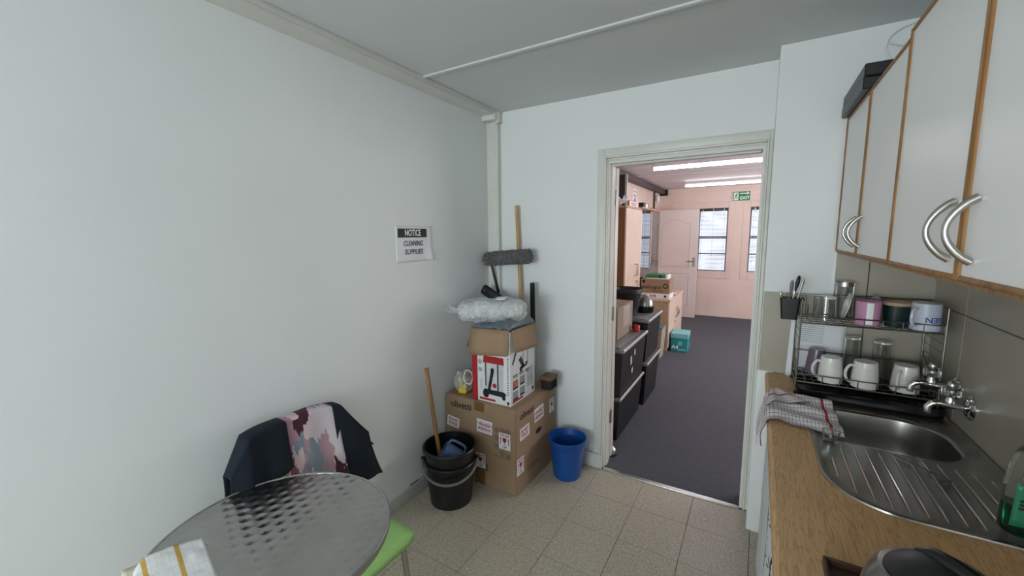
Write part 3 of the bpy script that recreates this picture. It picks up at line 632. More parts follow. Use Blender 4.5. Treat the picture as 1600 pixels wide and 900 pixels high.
for (x, z) in ((-1.325, .405), (-1.285, .41), (-1.245, .41), (-1.325, .355), (-1.33, .30), (-1.245, .25), (-1.29, .26)):
    n = 14
    b.add([(x+r_*cos(2*PI*i/n), BY0-.0008, z+r_*sin(2*PI*i/n)) for r_ in (.017, .0145) for i in range(n)], [(i, (i+1) % n, n+(i+1) % n, n+i) for i in range(n)])
    b.add(*flat(rect(.012, .004, 0, 0), (x, BY0, z), FX, FZ, .0008)).add(*flat(rect(.004, .014, 0, 0), (x, BY0, z), FX, FZ, .0008))
mk('handling_icons', b, PRINTB, ob, smooth=0, fix=False)
def sticker(org, ux, w_, h_, kind, rot=0):
    ux0 = Vector(ux).normalized(); uz0 = Vector(FZ); ux_ = ux0*cos(rot)+uz0*sin(rot); uz_ = -ux0*sin(rot)+uz0*cos(rot); org = Vector(org)
    s = mk('sticker', B().add(*flat(rect(w_, h_), org, ux_, uz_, .0012)), PAPER, ob, smooth=0, fix=False)
    def P(x, y): return org+ux_*x+uz_*y
    b = B()
    def tx(t, sz, x, y, wd): 
        q = text_b(t, sz, P(x, y), ux_, uz_, .035, 0, wd, .0018); b.add(q.v, q.f)
    if kind == 'stack':
        tx('DO NOT', h_*.40, 0, h_*.19, w_*.80); tx('STACK', h_*.40, 0, -h_*.19, w_*.74)
    elif kind == 'fragile':
        tx('FRAGILE', h_*.30, 0, h_*.14, w_*.70); tx('BREEKBAAR', h_*.24, 0, -h_*.20, w_*.84)
        for y in (.0, .34, -.36): b.add(*flat(rect(w_*.85, h_*.022, 0, h_*y), org, ux_, uz_, .0018))
        for x in (-.44, .44): b.add(*flat([(x*w_-.006, h_*.12), (x*w_+.006, h_*.12), (x*w_, h_*.26)], org, ux_, uz_, .0018))
    else:
        tx('THIS SIDE', h_*.17, 0, h_*.36, w_*.84); tx('UP', h_*.18, 0, -h_*.37, w_*.34)
        b.add(*flat([(-w_*.17, h_*.22), (-w_*.15, 0), (-w_*.05, -h_*.06), (w_*.05, -h_*.06), (w_*.15, 0), (w_*.17, h_*.22)], org, ux_, uz_, .0018))
        b.add(*flat(rect(w_*.04, h_*.16, 0, -h_*.12), org, ux_, uz_, .0018)).add(*flat(rect(w_*.24, h_*.03, 0, -h_*.21), org, ux_, uz_, .0018))
        for x in (-.34, .34): b.add(*flat(rect(w_*.06, h_*.36, x*w_, -.02*h_), org, ux_, uz_, .0018)).add(*flat([(x*w_-.08*w_, h_*.14), (x*w_+.08*w_, h_*.14), (x*w_, h_*.24)], org, ux_, uz_, .0018))
    mk('lettering', b, PRINTR, s, smooth=0, fix=False)
sticker(fo_(-1.673, .378), FX, .10, .072, 'stack', -.12)
sticker(fo_(-1.421, .403), FX, .118, .086, 'fragile', -.03)
sticker(fo_(-1.271, .342), FX, .083, .105, 'up', 0)
sticker(fo_(-1.455, .167), FX, .075, .10, 'up', 0)
sticker(ro_(2.112, .382), RXv, .115, .078, 'stack', .04)
sticker(ro_(2.297, .436), RXv, .125, .092, 'fragile', .05)
sticker(ro_(2.478, .425), RXv, .072, .10, 'up', 0)
sticker(ro_(2.060, .181), RXv, .082, .108, 'up', .0)
# vacuum cleaner carton on top, flaps folded out
VB = M('white_printed_carton', '#d9dcdc', .45, var=.02)
vx0, vx1, vy0, vy1, vz0, vz1 = -1.522, -1.238, 2.030, 2.345, BH+.0015, 1.030
vb = thing('vacuum_carton', (-1.38, 2.19, BH), 'open white and red vacuum cleaner carton standing on the large brown carton', 'carton')
t_ = .004
def vwall(p): return B().hexa(p)
b = B().box(vx0, vy0, vz0, vx1, vy0+t_, vz1).box(vx0, vy1-t_, vz0, vx1, vy1, vz1).box(vx0, vy0+t_, vz0, vx0+t_, vy1-t_, vz1).box(vx1-t_, vy0+t_, vz0, vx1, vy1-t_, vz1).box(vx0+t_, vy0+t_, vz0, vx1-t_, vy1-t_, vz0+t_)
mk('carton_body', b, VB, vb, smooth=0)
# flaps hang outward from the top edge
def flap(pts, nm='flap'):
    b = B().grid(lambda u, v: (Vector(pts[0])*(1-u)+Vector(pts[1])*u)*(1-v)+(Vector(pts[3])*(1-u)+Vector(pts[2])*u)*v, 4, 4)
    mk(nm, b, CARD, vb, solid=.004)
flap([(vx0-.006, vy0-.004, vz1), (vx1-.002, vy0-.004, vz1+.012), (vx1-.002, vy0-.034, vz1-.140), (vx0-.004, vy0-.030, vz1-.168)])
flap([(vx1+.004, vy0+.012, vz1+.01), (vx1+.004, vy1, vz1), (vx1+.028, vy1+.012, vz1-.150), (vx1+.028, vy0+.016, vz1-.128)])
flap([(vx0-.004, vy0+.01, vz1), (vx0-.004, vy1, vz1), (vx0-.06, vy1, vz1-.14), (vx0-.06, vy0+.02, vz1-.14)])
VO = Vector((vx0, vy0, vz0)); vw, vh = vx1-vx0, .32
def vp(pts, off=.0008, o=VO, ux=FX): return flat(pts, o, ux, FZ, off)
mk('red_side_print', B().add(*vp(rect(.042, .465, .021, .2325))).add([(vx0-.0008, vy0, vz0), (vx0-.0008, vy1, vz0), (vx0-.0008, vy1, vz1), (vx0-.0008, vy0, vz1)], [(0, 1, 2, 3)]), PRINTR, vb, smooth=0, fix=False)
pr = mk('vacuum_picture', B().add(*vp([(.098, .075), (.232, .065), (.236, .26), (.09, .26)])), PRINTS, vb, smooth=0, fix=False)
mk('picture_red_lid', B().add(*vp([(.085, .255), (.24, .255), (.236, .30), (.09, .30)], .0014)).add(*vp(disc(.015, .17, .115), .0016)), PRINTR, pr, smooth=0, fix=False)
mk('picture_black_parts', B().add(*vp([(.08, .055), (.245, .05), (.255, .075), (.235, .085), (.09, .085)], .0016)).add(*vp([(.118, .08), (.138, .075), (.168, .21), (.145, .215)], .002)).add(*vp(disc(.022, .105, .05), .002)).add(*vp(disc(.013, .237, .045), .002)).add(*vp(disc(.012, .155, .215), .002)).add(*vp(rect(.010, .17, .195, .17), .0016)).add(*vp(rect(.008, .15, .105, .18), .0016)), PRINTB, pr, smooth=0, fix=False)
b = B()
for i in range(3):
    n = 14; cx, cz = .062, .145+.05*i+.06
    b.add([Vector((VO.x+cx+r_*cos(2*PI*j/n), VO.y-.0012, VO.z+cz+r_*sin(2*PI*j/n))) for r_ in (.014, .011) for j in range(n)], [(j, (j+1) % n, n+(j+1) % n, n+j) for j in range(n)])
    b.add(*vp(rect(.006, .012, cx, cz), .0012))
for i in range(16): b.add(*vp(rect(.007, .008, .268, .075+.015*i), .0012))
b.add(*vp([(.255, .028), (.280, .028), (.268, .002)], .0012))
mk('icons', b, PRINTB, vb, smooth=0, fix=False)
mk('print_strip', B().add(*vp(rect(.12, .014, .115, .018), .0010)), PRINTR, vb, smooth=0, fix=False)
mk('blue_scribble', B().tube([VO+Vector((.07+.012*sin(i*2.1), -.002, .08+.006*i)) for i in range(12)], .0012, 5), M('pale_blue_print', '#5f8fc0', .5), vb)
VR = Vector((vx1, vy0, vz0)); RY = (0, 1, 0)
def vr(pts, off=.0008): return flat(pts, VR, RY, FZ, off)
b = B().add(*vr([(.10, .27), (.13, .29), (.18, .215), (.155, .20)])).add(*vr(disc(.018, .13, .205))).add(*vr(disc(.012, .20, .225))).add(*vr(rect(.075, .012, .165, .215))).add(*vr(rect(.006, .12, .155, .28))).add(*vr(rect(.006, .12, .215, .28)))
b.add(*vr([(.02, .26), (.035, .255), (.075, .32), (.055, .325)]))
for i, (cx, cz) in enumerate(((.06, .13), (.145, .135), (.06, .06), (.145, .065))):
    b.add(*vr(rect(.062, .012, cx, cz-.028)))
mk('picture_black_parts', b, PRINTB, vb, smooth=0, fix=False)
b = B()
for i, (cx, cz) in enumerate(((.145, .135), (.06, .06), (.145, .065))): b.add(*vr(rect(.062, .045, cx, cz)))
mk('photo_panel', b, PRINTG, vb, smooth=0, fix=False)
mk('photo_panel', B().add(*vr(rect(.062, .045, .06, .13))), M('skin_red_print', '#b06a5c', .5, var=.4, scale=60), vb, smooth=0, fix=False)
b = B()
for i in range(9): b.add(*vr(rect(.085, .004, .245, .07+.014*i), .0009))
for i in range(3): b.add(*vr(rect(.055, .007, .06+.075*i, .183), .0009)).add(*vr(rect(.05, .005, .06+.075*i, .172), .0009))
b.add(*vr([(.27, .04), (.30, .045), (.285, .012)]))
mk('print_lines', b, PRINTB, vb, smooth=0, fix=False)
mk('print_strip', B().add(*vr(rect(.13, .014, .09, .018), .0010)), PRINTR, vb, smooth=0, fix=False)
# grey liner spilling over the carton top, and the bag of plastic bottles
LINER = M('slate_grey_bin_liner', '#5a666f', .32, var=.15, scale=20)
def lfn(u, v):
    x = vx0-.004+(vx1-vx0+.010)*u; y = vy0-.006+(vy1-vy0)*v
    rise = min(1, v/.16)**.7*min(1, (1-v)/.12)**.5*min(1, (1-u)/.10+.02)**.6*min(1, u/.06+.05)**.5
    hh = .012+.050*u+.010*sin(u*9)*(1-u*.5)
    z = vz1+.0045+.010*u*(1-v)+hh*rise+.007*noise.noise(Vector((u*9, v*7, 1)))+.004*sin(u*37+v*8)*rise
    y -= .010*sin(PI*min(1, v*5))*(.4+.6*sin(u*12)**2) if v < .2 else 0
    return Vector((x, y, z))
tag(mk('bin_liner', B().grid(lfn, 60, 40), LINER, solid=.002), 'crumpled slate grey liner spilling from the vacuum carton top', 'liner')
FILM = NT('crinkled_clear_film'); _a = FILM.noise(FILM.tc(), 11, 4, .55, 1.8)
FILM.col(FILM.ramp(_a, [(.3, lin('#d5dadb')), (.7, lin('#f2f5f5'))])); FILM.bump(_a, 1.0, .06)
_tr = FILM.t.nodes.new('ShaderNodeBsdfTransparent'); _mx = FILM.t.nodes.new('ShaderNodeMixShader')
_lw = FILM.t.nodes.new('ShaderNodeLayerWeight'); _lw.inputs[0].default_value = .35
FILM.t.links.new(FILM.math('MULTIPLY_ADD', FILM.math('ADD', _lw.outputs['Facing'], FILM.math('MULTIPLY', _a, .6)), .6, .14), _mx.inputs[0])
FILM.t.links.new(_tr.outputs[0], _mx.inputs[1]); FILM.t.links.new(FILM.p.outputs[0], _mx.inputs[2]); FILM.t.links.new(_mx.outputs[0], FILM.t.nodes['Material Output'].inputs[0])
FILM = FILM.fin(.07, 0, Specular_IOR_Level=1.0, IOR=1.9)
pb = thing('wrapped_roll', (-1.42, 2.13, vz1+.05), 'clear plastic bag of white foam rolls lying on the grey liner', 'bag')
axis0, axis1 = Vector((-1.665, 2.09, 1.112)), Vector((-1.195, 2.16, 1.150))
def bag(rad, sd, n=90, m=120, tail=True):
    b = B(); d = (axis1-axis0); L = d.length; d.normalize(); s_ = d.cross(Vector((0, 0, 1))).normalized(); u_ = s_.cross(d)
    def fn(a, t):
        tt = -.0+t; env = min(1, max(.03, (1-abs(2*tt-1)**5)))**.5
        p = axis0+d*(L*tt); an = 2*PI*a
        q = Vector((cos(an), sin(an), tt*5+sd)); lump = 1+.10*noise.noise(q*1.6)+.07*noise.noise(q*4.2)+.03*sin(tt*21)+.075*(.5-abs(noise.noise(q*5.5)))
        return p+(s_*cos(an)+u_*sin(an)*.88)*rad*env*lump
    return b.grid(fn, n, m)
mk('film', bag(.092, 2.0), FILM, pb, smooth=80)
FOAM = M('white_foam', '#dfe2e1', .7, var=.06, scale=12)
d_ = (axis1-axis0).normalized()
for i in range(4):
    c_ = axis0+(axis1-axis0)*(.15+.215*i)+Vector((0, 0, (-.006, .008, -.004, .006)[i])); q = Vector((0, 0, 1)).rotation_difference(d_)
    b = B().lathe([(.0, -.056), (.045, -.056), (.056, -.044), (.062, -.015), (.060, .02), (.052, .046), (.04, .056), (0, .056)], (0, 0, 0), 20).xf(Matrix.Translation(c_) @ q.to_matrix().to_4x4())
    mk('foam_roll', b, FOAM, pb)
def tail(u, v):
    a = 2*PI*u; r_ = .018+.035*v+.012*sin(a*3+v*4); p = axis0+Vector((.02, 0, .0))+Vector((-.085*v, -.03*v, .012*v-.0*v))
    return p+Vector((-.1*r_, cos(a)*r_*.8, sin(a)*r_*.55))
mk('knotted_end', B().grid(tail, 24, 12), FILM, pb, smooth=80)
mk('label', B().grid(lambda u, v: Vector((-1.37+.062*u, 2.075+.035*v+.01*u, 1.2105+.012*sin(v*1.6)+.004*u)), 4, 4), PAPER, pb, solid=.0006)
# brush and small plastic bag beside the carton
br_ = thing('hand_brush', (-1.17, 2.42, BH), 'brown wooden hand brush with dark bristles on the large carton', 'brush')
mk('wooden_back', B().box(-1.225, 2.385, BH+.062, -1.145+.01, 2.50, BH+.092, .012, 3), M('brush_wood', '#6d4a32', .5, var=.12), br_)
b = B()
for i in range(9):
    for j in range(11):
        x, y = -1.215+.0088*i, 2.395+.0095*j; b.tube([(x, y, BH+.062), (x+random.uniform(-.004, .004), y+random.uniform(-.004, .004), BH+.001)], .0042, 5)
stuff(mk('bristles', b, M('dark_bristles', '#2a2326', .8, var=.2), br_))
sb_ = thing('sponge_bag', (-1.64, 2.10, BH), 'small clear bag with yellow sponges beside the vacuum carton', 'bag')
YEL = M('yellow_sponge', '#d9c232', .8, var=.1, bump=.3, bscale=200); TANB = M('pale_tan_sponge', '#b7a27c', .8, var=.15)
mk('sponge', B().box(-1.655, 2.05, BH+.004, -1.60, 2.075, BH+.075, .006, 2).rotz(.3, (-1.63, 2.06, 0)), YEL, sb_)
mk('sponge', B().box(-1.70, 2.09, BH+.004, -1.60, 2.15, BH+.10, .012, 2), TANB, sb_)
def sfn(u, v):
    a = 2*PI*u; r_ = .066*sin(PI*min(1, .12+v*.80))**.6*(1+.16*noise.noise(Vector((cos(a)*2, sin(a)*2, v*4+9))))
    return Vector((-1.648+r_*cos(a)*1.05, 2.098+r_*sin(a)*.9, BH+.002+.14*v))
mk('film', B().grid(sfn, 32, 20), FILM, sb_, smooth=80)
tag(mk('white_cable', B().tube([Vector((-1.575+.035*cos(a), 2.055+.004*sin(3*a), BH+.125+.048*sin(a))) for a in [2*PI*i/24 for i in range(24)]], .0035, 8, closed=True), PAPER), 'loop of white cord between the small bag and the vacuum carton', 'cord')
# broom handle, duster, poles, dustpan
def pole(p0, p1, r0, r1=None, n=14):
    return B().tube([Vector(p0)+(Vector(p1)-Vector(p0))*(i/6) for i in range(7)], [r0+((r1 or r0)-r0)*i/6 for i in range(7)], n)
bh = thing('broom', (-1.40, 2.545, 0), 'wooden broom handle leaning in the corner behind the cartons', 'broom')
mk('handle', pole((-1.405, 2.552, .05), (-1.497, 2.56, 1.815), .0125), BROOMW, bh)
mk('head', B().box(-1.54, 2.527, .002, -1.36, 2.572, .075, .008, 2), BLACKP, bh)
du = thing('fluffy_duster', (-1.66, 2.545, .0), 'grey microfibre duster head on a dark pole in the corner', 'duster')
DUST = M('grey_chenille', '#6d6d6d', .95, var=.35, scale=60, bump=.2)
da, db_ = Vector((-1.728, 2.505, 1.430)), Vector((-1.338, 2.470, 1.462))
ax = (db_-da).normalized(); s_ = ax.cross(Vector((0, 0, 1))).normalized(); u_ = s_.cross(ax)
b = B().tube([da+(db_-da)*t for t in (0, .04, .12, .5, .88, .96, 1)], [.018, .034, .042, .043, .042, .034, .018], 16)
mk('core', b, DUST, du)
b = B()
for i in range(1500):
    t = random.random(); a = random.uniform(0, 2*PI); rr = .040*min(1, (1-abs(2*t-1)**8)**.5+.35)
    n0 = s_*cos(a)+u_*sin(a); p = da+(db_-da)*t+n0*rr*.92
    side = (ax*random.uniform(-1, 1)+(-s_*sin(a)+u_*cos(a))*random.uniform(-1, 1)).normalized()
    L = random.uniform(.012, .022)
    b.tube([p, p+n0*L*.5+side*L*.25, p+n0*L*.75+side*L*.8], [.0036, .0034, .0022], 5)
stuff(mk('chenille_strands', b, DUST, du))
mk('neck', pole((-1.655, 2.555, 1.18), (-1.690, 2.520, 1.385), .012, .008), BLACKP, du)
mk('pole', pole((-1.60, 2.550, .0), (-1.655, 2.555, 1.18), .012), M('dark_grey_metal', '#4a4b4d', .4, .5), du)
bp = thing('black_pole', (-1.36, 2.54, 0), 'black plastic pole behind the vacuum carton, right of the broom handle', 'pole')
mk('shaft', pole((-1.330, 2.548, 0.001), (-1.352, 2.535, 1.15), .013), STEEL, bp)
mk('grip', pole((-1.3515, 2.5356, .98), (-1.345, 2.515, 1.272), .0175), BLACKP, bp)
dp = thing('dustpan', (-1.6, 2.42, 1.1), 'black dustpan handle poking up behind the plastic bag', 'dustpan')
def dpm(b): return b.xf(Matrix.Translation((-1.60, 2.43, 1.165)) @ Matrix.Rotation(math.radians(27), 4, 'Y') @ Matrix.Rotation(math.radians(-12), 4, 'X'))
mk('grip', dpm(B().box(-.125, -.018, -.036, .08, .018, .036, .015, 3)), BLACKP, dp)
mk('pan', dpm(B().box(.075, -.06, -.03, .17, .06, -.022, .003, 1).box(.075, -.06, -.021, .17, -.054, .03, .002, 1).box(.075, .054, -.021, .17, .06, .03, .002, 1).box(.075, -.0535, -.021, .081, .0535, .03, .002, 1)), BLACKP, dp)
mk('hang_hole', dpm(B().add([(-.095+.006*cos(2*PI*i/12), -.0185, .0+.006*sin(2*PI*i/12)) for i in range(12)], [tuple(range(12))])), GREYP, dp, smooth=0, fix=False)
# black buckets (one inside the other) with stick and blue jug
def bucket(b, c, rb, rt, h, z0=0, t=.004):
    return b.lathe([(0, z0), (rb, z0), (rt, z0+h), (rt-t, z0+h), (rb-t, z0+t), (0, z0+t)], c, 40)
bc = (-1.535, 1.805, 0)
ob1 = thing('black_bucket', bc, 'black bucket with grey bail handle in front of the brown carton, holding a second bucket', 'bucket')
mk('bucket_body', bucket(B(), bc, .126, .150, .262, .001), BLACKP, ob1)
mk('rim', B().lathe([(.150, .240), (.157, .244), (.158, .260), (.154, .266), (.148, .266)], bc, 40, ring=True), BLACKP, ob1)
hp = [Vector(bc)+Vector((.166*cos(a), .166*sin(a), .27))+Vector((cos(math.radians(-55)), sin(math.radians(-55)), 0))*0 for a in [0]]
ca_, sa_ = math.radians(33), 0
e1 = Vector((cos(ca_), sin(ca_), 0)); e2 = Vector((sin(ca_), -cos(ca_), 0))
pts = [Vector(bc)+e1*(.166*cos(t))+e2*(.176*sin(t))+Vector((0, 0, .262-.070*sin(t))) for t in [PI*i/28 for i in range(29)]]
mk('bail_handle', B().tube(pts, .0075, 10), GREYP, ob1)
for s in (1, -1): mk('lug', B().box(-.012, -.012, -.018, .012, .012, .018, .003, 1).xf(Matrix.Translation(Vector(bc)+e1*.162*s+Vector((0, 0, .256)))), BLACKP, ob1)
ic = (-1.535, 1.805, 0)
ob2 = thing('inner_bucket', (ic[0], ic[1], .10), 'black inner bucket nested in the bucket with the grey handle', 'bucket')
mk('bucket_body', B().lathe([(0, .06), (.120, .06), (.154, .345), (.150, .345), (.116, .064), (0, .064)], ic, 40), BLACKP, ob2)
mk('rim', B().lathe([(.1535, .328), (.163, .332), (.164, .348), (.160, .354), (.151, .354), (.1495, .345)], ic, 40, ring=True), BLACKP, ob2)
tag(mk('wooden_stick', pole((-1.600, 1.815, .068), (-1.700, 1.800, .800), .0125), wood('weathered_stick', '#8f683c', '#ad8450', 'z', .6)), 'wooden mop handle standing in the black bucket', 'stick')
jg = thing('blue_jug', (-1.50, 1.81, .07), 'slate blue plastic jug lying inside the black bucket', 'jug')
jm = Matrix.Translation((-1.512, 1.800, .285)) @ Matrix.Rotation(math.radians(35), 4, 'Z') @ Matrix.Rotation(math.radians(-60), 4, 'Y') @ Matrix.Rotation(PI, 4, 'Z')
mk('jug_body', B().lathe([(0, -.075), (.048, -.075), (.062, .065), (.058, .065), (.044, -.071), (0, -.071)], (0, 0, 0), 28).xf(jm), PALEBLUE, jg)
mk('handle', B().tube(cr([(-.060, 0, .055), (-.085, 0, .05), (-.09, 0, 0), (-.08, 0, -.045), (-.046, 0, -.055)]), .008, 8).xf(jm), PALEBLUE, jg)
# blue bin
wb = thing('blue_bucket', (-1.02, 2.395, 0), 'bright blue plastic bin standing between the brown carton and the door frame', 'bin')
qc = (-1.018, 2.392, 0)
mk('bin_body', B().lathe([(0, .001), (.088, .001), (.091, .006), (.112, .225), (.110, .225), (.088, .008), (0, .008)], qc, 40), BLUEP, wb)
mk('rim', B().lathe([(.1125, .218), (.118, .224), (.127, .262), (.129, .270), (.124, .270), (.114, .226), (.1105, .224)], qc, 40, ring=True), BLUEP, wb)
tag(mk('floor_scrap', B().grid(lambda u, v: Vector((-.185+.03*u, 2.368+.012*v+.004*u, .0015+.003*u*u)), 5, 3), PAPER, solid=.0006), 'tiny white paper scrap on the vinyl floor by the threshold', 'scrap')
# ------------------------------------------------------------------ table, chair, garment
TCX, TCY, TR, TZ = -1.215, .604, .335, .70
def swirl():
    t = NT('engine_turned_aluminium'); s = t.sep(t.mapv(t.tc(), (24, 24, 24), (0, 0, .35)))
    v = s[1]; row = t.math('FLOOR', v); u = t.math('ADD', s[0], t.math('MULTIPLY', row, .5))
    fx = t.math('SUBTRACT', t.math('FRACT', u), .5); fy = t.math('SUBTRACT', t.math('FRACT', v), .5)
    tv = t.comb(t.math('MULTIPLY', fy, -1.0), fx, 0.0)
    nm = t.t.nodes.new('ShaderNodeVectorMath'); nm.operation = 'NORMALIZE'; t.t.links.new(tv, nm.inputs[0])
    t.set(t.p.inputs['Tangent'], nm.outputs[0]); rr = t.math('SQRT', t.math('ADD', t.math('MULTIPLY', fx, fx), t.math('MULTIPLY', fy, fy)))
    t.col(t.ramp(t.noise(t.tc(), 6), [(.3, lin('#a5a4a1')), (.7, lin('#b5b4b1'))])); 
    t.bump(t.math('MINIMUM', rr, .47), .4, .012)
    return t.fin(.22, 1, Anisotropic=.8)
ALU = swirl(); ALUP = M('polished_aluminium', '#b5b5b2', .2, 1, var=.04)
tb = thing('bistro_table', (TCX, TCY, 0), 'round aluminium bistro table with swirled top in front of the green chair', 'table')
tt = mk('tabletop', B().lathe([(0, TZ-.014), (TR-.006, TZ-.014), (TR-.006, TZ), (0, TZ)], (TCX, TCY, 0), 72), ALU, tb)
mk('rim_band', B().lathe([(TR-.0058, TZ-.020), (TR, TZ-.020), (TR+.002, TZ-.010), (TR+.0015, TZ+.001), (TR-.002, TZ+.003), (TR-.0058, TZ+.001)], (TCX, TCY, 0), 72, ring=True), ALUP, tb)
mk('column', B().lathe([(.025, .06), (.025, TZ-.03), (.09, TZ-.024), (.09, TZ-.0145), (0, TZ-.0145)], (TCX, TCY, 0), 24), ALUP, tb)
for i in range(4):
    a = PI/4+i*PI/2+.2; d_ = Vector((cos(a), sin(a), 0)); c_ = Vector((TCX, TCY, 0))
    mk('foot', B().tube([c_+d_*.02+Vector((0, 0, .07)), c_+d_*.12+Vector((0, 0, .05)), c_+d_*.26+Vector((0, 0, .014))], [.02, .017, .012], 10), ALUP, tb)
# checked dish cloth on the table
def check(name, base, line, n, w_, n2=None, l2=None, w2=.1, extra=None):
    t = NT(name); s = t.sep(t.tc('UV'))
    def lines(x, k, wd): return t.math('LESS_THAN', t.math('FRACT', t.math('MULTIPLY', x, float(k))), wd)
    f = t.math('MAXIMUM', lines(s[0], n[0], w_), lines(s[1], n[1], w_))
    c = t.mix(f, lin(base), lin(line))
    if n2: c = t.mix(t.math('MAXIMUM', lines(t.math('ADD', s[0], n2[2]), n2[0], w2[0]), lines(t.math('ADD', s[1], n2[3]), n2[1], w2[1])), c, lin(l2))
    if extra: c = t.mix(t.math('MULTIPLY', t.math('GREATER_THAN', s[extra[0]], extra[1]), t.math('LESS_THAN', s[extra[0]], extra[2])), c, lin(extra[3]))
    t.col(t.mix(t.math('MULTIPLY', t.noise(t.tc(), 40), .12), c, (.4, .4, .4))); t.bump(t.noise(t.tc(), 350, 2), .35, .002)
    return t.fin(.9)
YCL = check('yellow_checked_cotton', '#e9eaea', '#cfd2ce', (14, 9), .05, (2.63, 1, -.27, 0), '#cfa548', (.15, .0))
q10 = Vector((-1.12, .418, 0)); q11 = Vector((-1.390, .482, 0)); q01 = Vector((-1.448, .298, 0)); q00 = Vector((-1.17, .245, 0))
def ycf(u, v):
    # u along the upper edge (left to right), v from upper edge towards the viewer
    a = q01*(1-u)+q11*u; b_ = q00*(1-u)+q10*u
    p = a*(1-v)+b_*v
    p.z = TZ+.0045+.012*(1-v)**2*sin(PI*min(1, u*1.1))+.006*abs(noise.noise(Vector((u*4, v*4, 2))))
    d = math.hypot(p.x-TCX, p.y-TCY)-TR+.012
    if d > 0: p.z -= d*.9-.002
    return p
dc = thing('dish_cloth', (-1.33, .38, TZ), 'white dish cloth with yellow checks folded on the round table', 'cloth')
mk('top_layer', B().grid(ycf, 30, 26), YCL, dc, solid=.003)
def ycf2(u, v):
    p = ycf(u*.72, v*.9).copy(); p += Vector((.004, .012, 0)); p.z = TZ+.0022; return p
mk('under_layer', B().grid(ycf2, 12, 10), M('cream_cotton_hem', '#d9d2bd', .9, var=.05), dc, solid=.0025)
mk('loose_thread', B().tube([Vector((-1.385, .475, TZ+.003)), Vector((-1.365, .48, TZ+.004)), Vector((-1.345, .478, TZ+.002))], .0008, 5), PAPER, dc)
# green chair
ch = thing('green_chair', (-1.33, .87, 0), 'lime green plastic chair with steel legs tucked under the round table', 'chair')
sx0, sx1, sy0, sy1 = -1.53, -1.10, .655, 1.065
def seatf(u, v):
    x = sx0+(sx1-sx0)*u; y = sy0+(sy1-sy0)*v; e = max(abs(2*v-1)-.8, 0)/.2; f = max(u-.88, 0)/.12
    return Vector((x, y, .452-.018*sin(PI*v)*sin(PI*min(1, u*1.1))-.006*e*e-.010*f*f))
b = B().grid(seatf, 22, 20)
mk('seat', b, GREENP, ch, solid=.006)
b = B()
per = [seatf(1, i/16) for i in range(17)]+[seatf(1-i/12, 1) for i in range(1, 13)]
for sgn, line in ((1, per), (1, [seatf(i/12, 0) for i in range(13)])):
    n = len(line); lo = [Vector((p.x-(.012 if abs(p.x-sx1) < .02 else 0), p.y, .395-.0*i)) for i, p in enumerate(line)]
    b.add([p+Vector((0, 0, .002)) for p in line]+lo, [(i, i+1, n+i+1, n+i) for i in range(n-1)])
mk('skirt', b, GREENP, ch, solid=.006)
def backf(u, v):
    y = .70+.41*u; x = -1.545-.055*v-.02*sin(PI*u)
    return Vector((x, y, .49+.35*v-.02*(abs(2*u-1)**4)*v))
mk('backrest', B().grid(backf, 16, 12), GREENP, ch, solid=.012)
for y in (.745, 1.065): mk('back_support', B().tube([(-1.515, y-.02, .43), (-1.552, y, .47), (-1.560, y, .58)], .011), GREENP, ch)
for (x, y, dx, dy) in ((sx1-.035, sy1-.035, .012, .035), (sx1-.035, sy0+.04, .012, -.03), (sx0+.03, sy1-.035, -.045, .03), (sx0+.03, sy0+.04, -.045, -.03)):
    mk('leg', B().tube([(x, y, .438), (x+dx*.3, y+dy*.3, .30), (x+dx, y+dy, .004)], .0115, 12), STEEL, ch)
# garment over the chair back: navy sides, floral middle
def floral():
    t = NT('floral_print_cloth'); v = t.mapv(t.tc('UV'), (3.4, 4.2, 1), (0, 0, .5)); n = t.t.nodes.new('ShaderNodeTexVoronoi')
    wv = t.t.nodes.new('ShaderNodeVectorMath'); wv.operation = 'ADD'; t.t.links.new(v, wv.inputs[0]); nn = t.t.nodes.new('ShaderNodeTexNoise'); t.t.links.new(v, nn.inputs['Vector']); nn.inputs['Scale'].default_value = 2.2
    sc = t.t.nodes.new('ShaderNodeVectorMath'); sc.operation = 'SCALE'; t.t.links.new(nn.outputs['Color'], sc.inputs[0]); sc.inputs['Scale'].default_value = .8; t.t.links.new(sc.outputs[0], wv.inputs[1])
    t.t.links.new(wv.outputs[0], n.inputs['Vector']); n.inputs['Scale'].default_value = 1.5
    sp = t.sep(n.outputs['Color'])
    c = t.ramp(sp[0], [(0, lin('#cdb7bd')), (.22, lin('#a98692')), (.38, lin('#8d4a58')), (.50, lin('#c9bcc4')), (.64, lin('#7d8794')), (.76, lin('#d3c3c8')), (.88, lin('#431a26'))], True)
    t.col(c); t.bump(t.noise(t.tc(), 300), .1, .001); return t.fin(.8)
FLOR = floral()
gm = thing('draped_garment', (-1.59, .96, .45), 'navy garment with floral middle panel draped over the green chair back', 'garment')
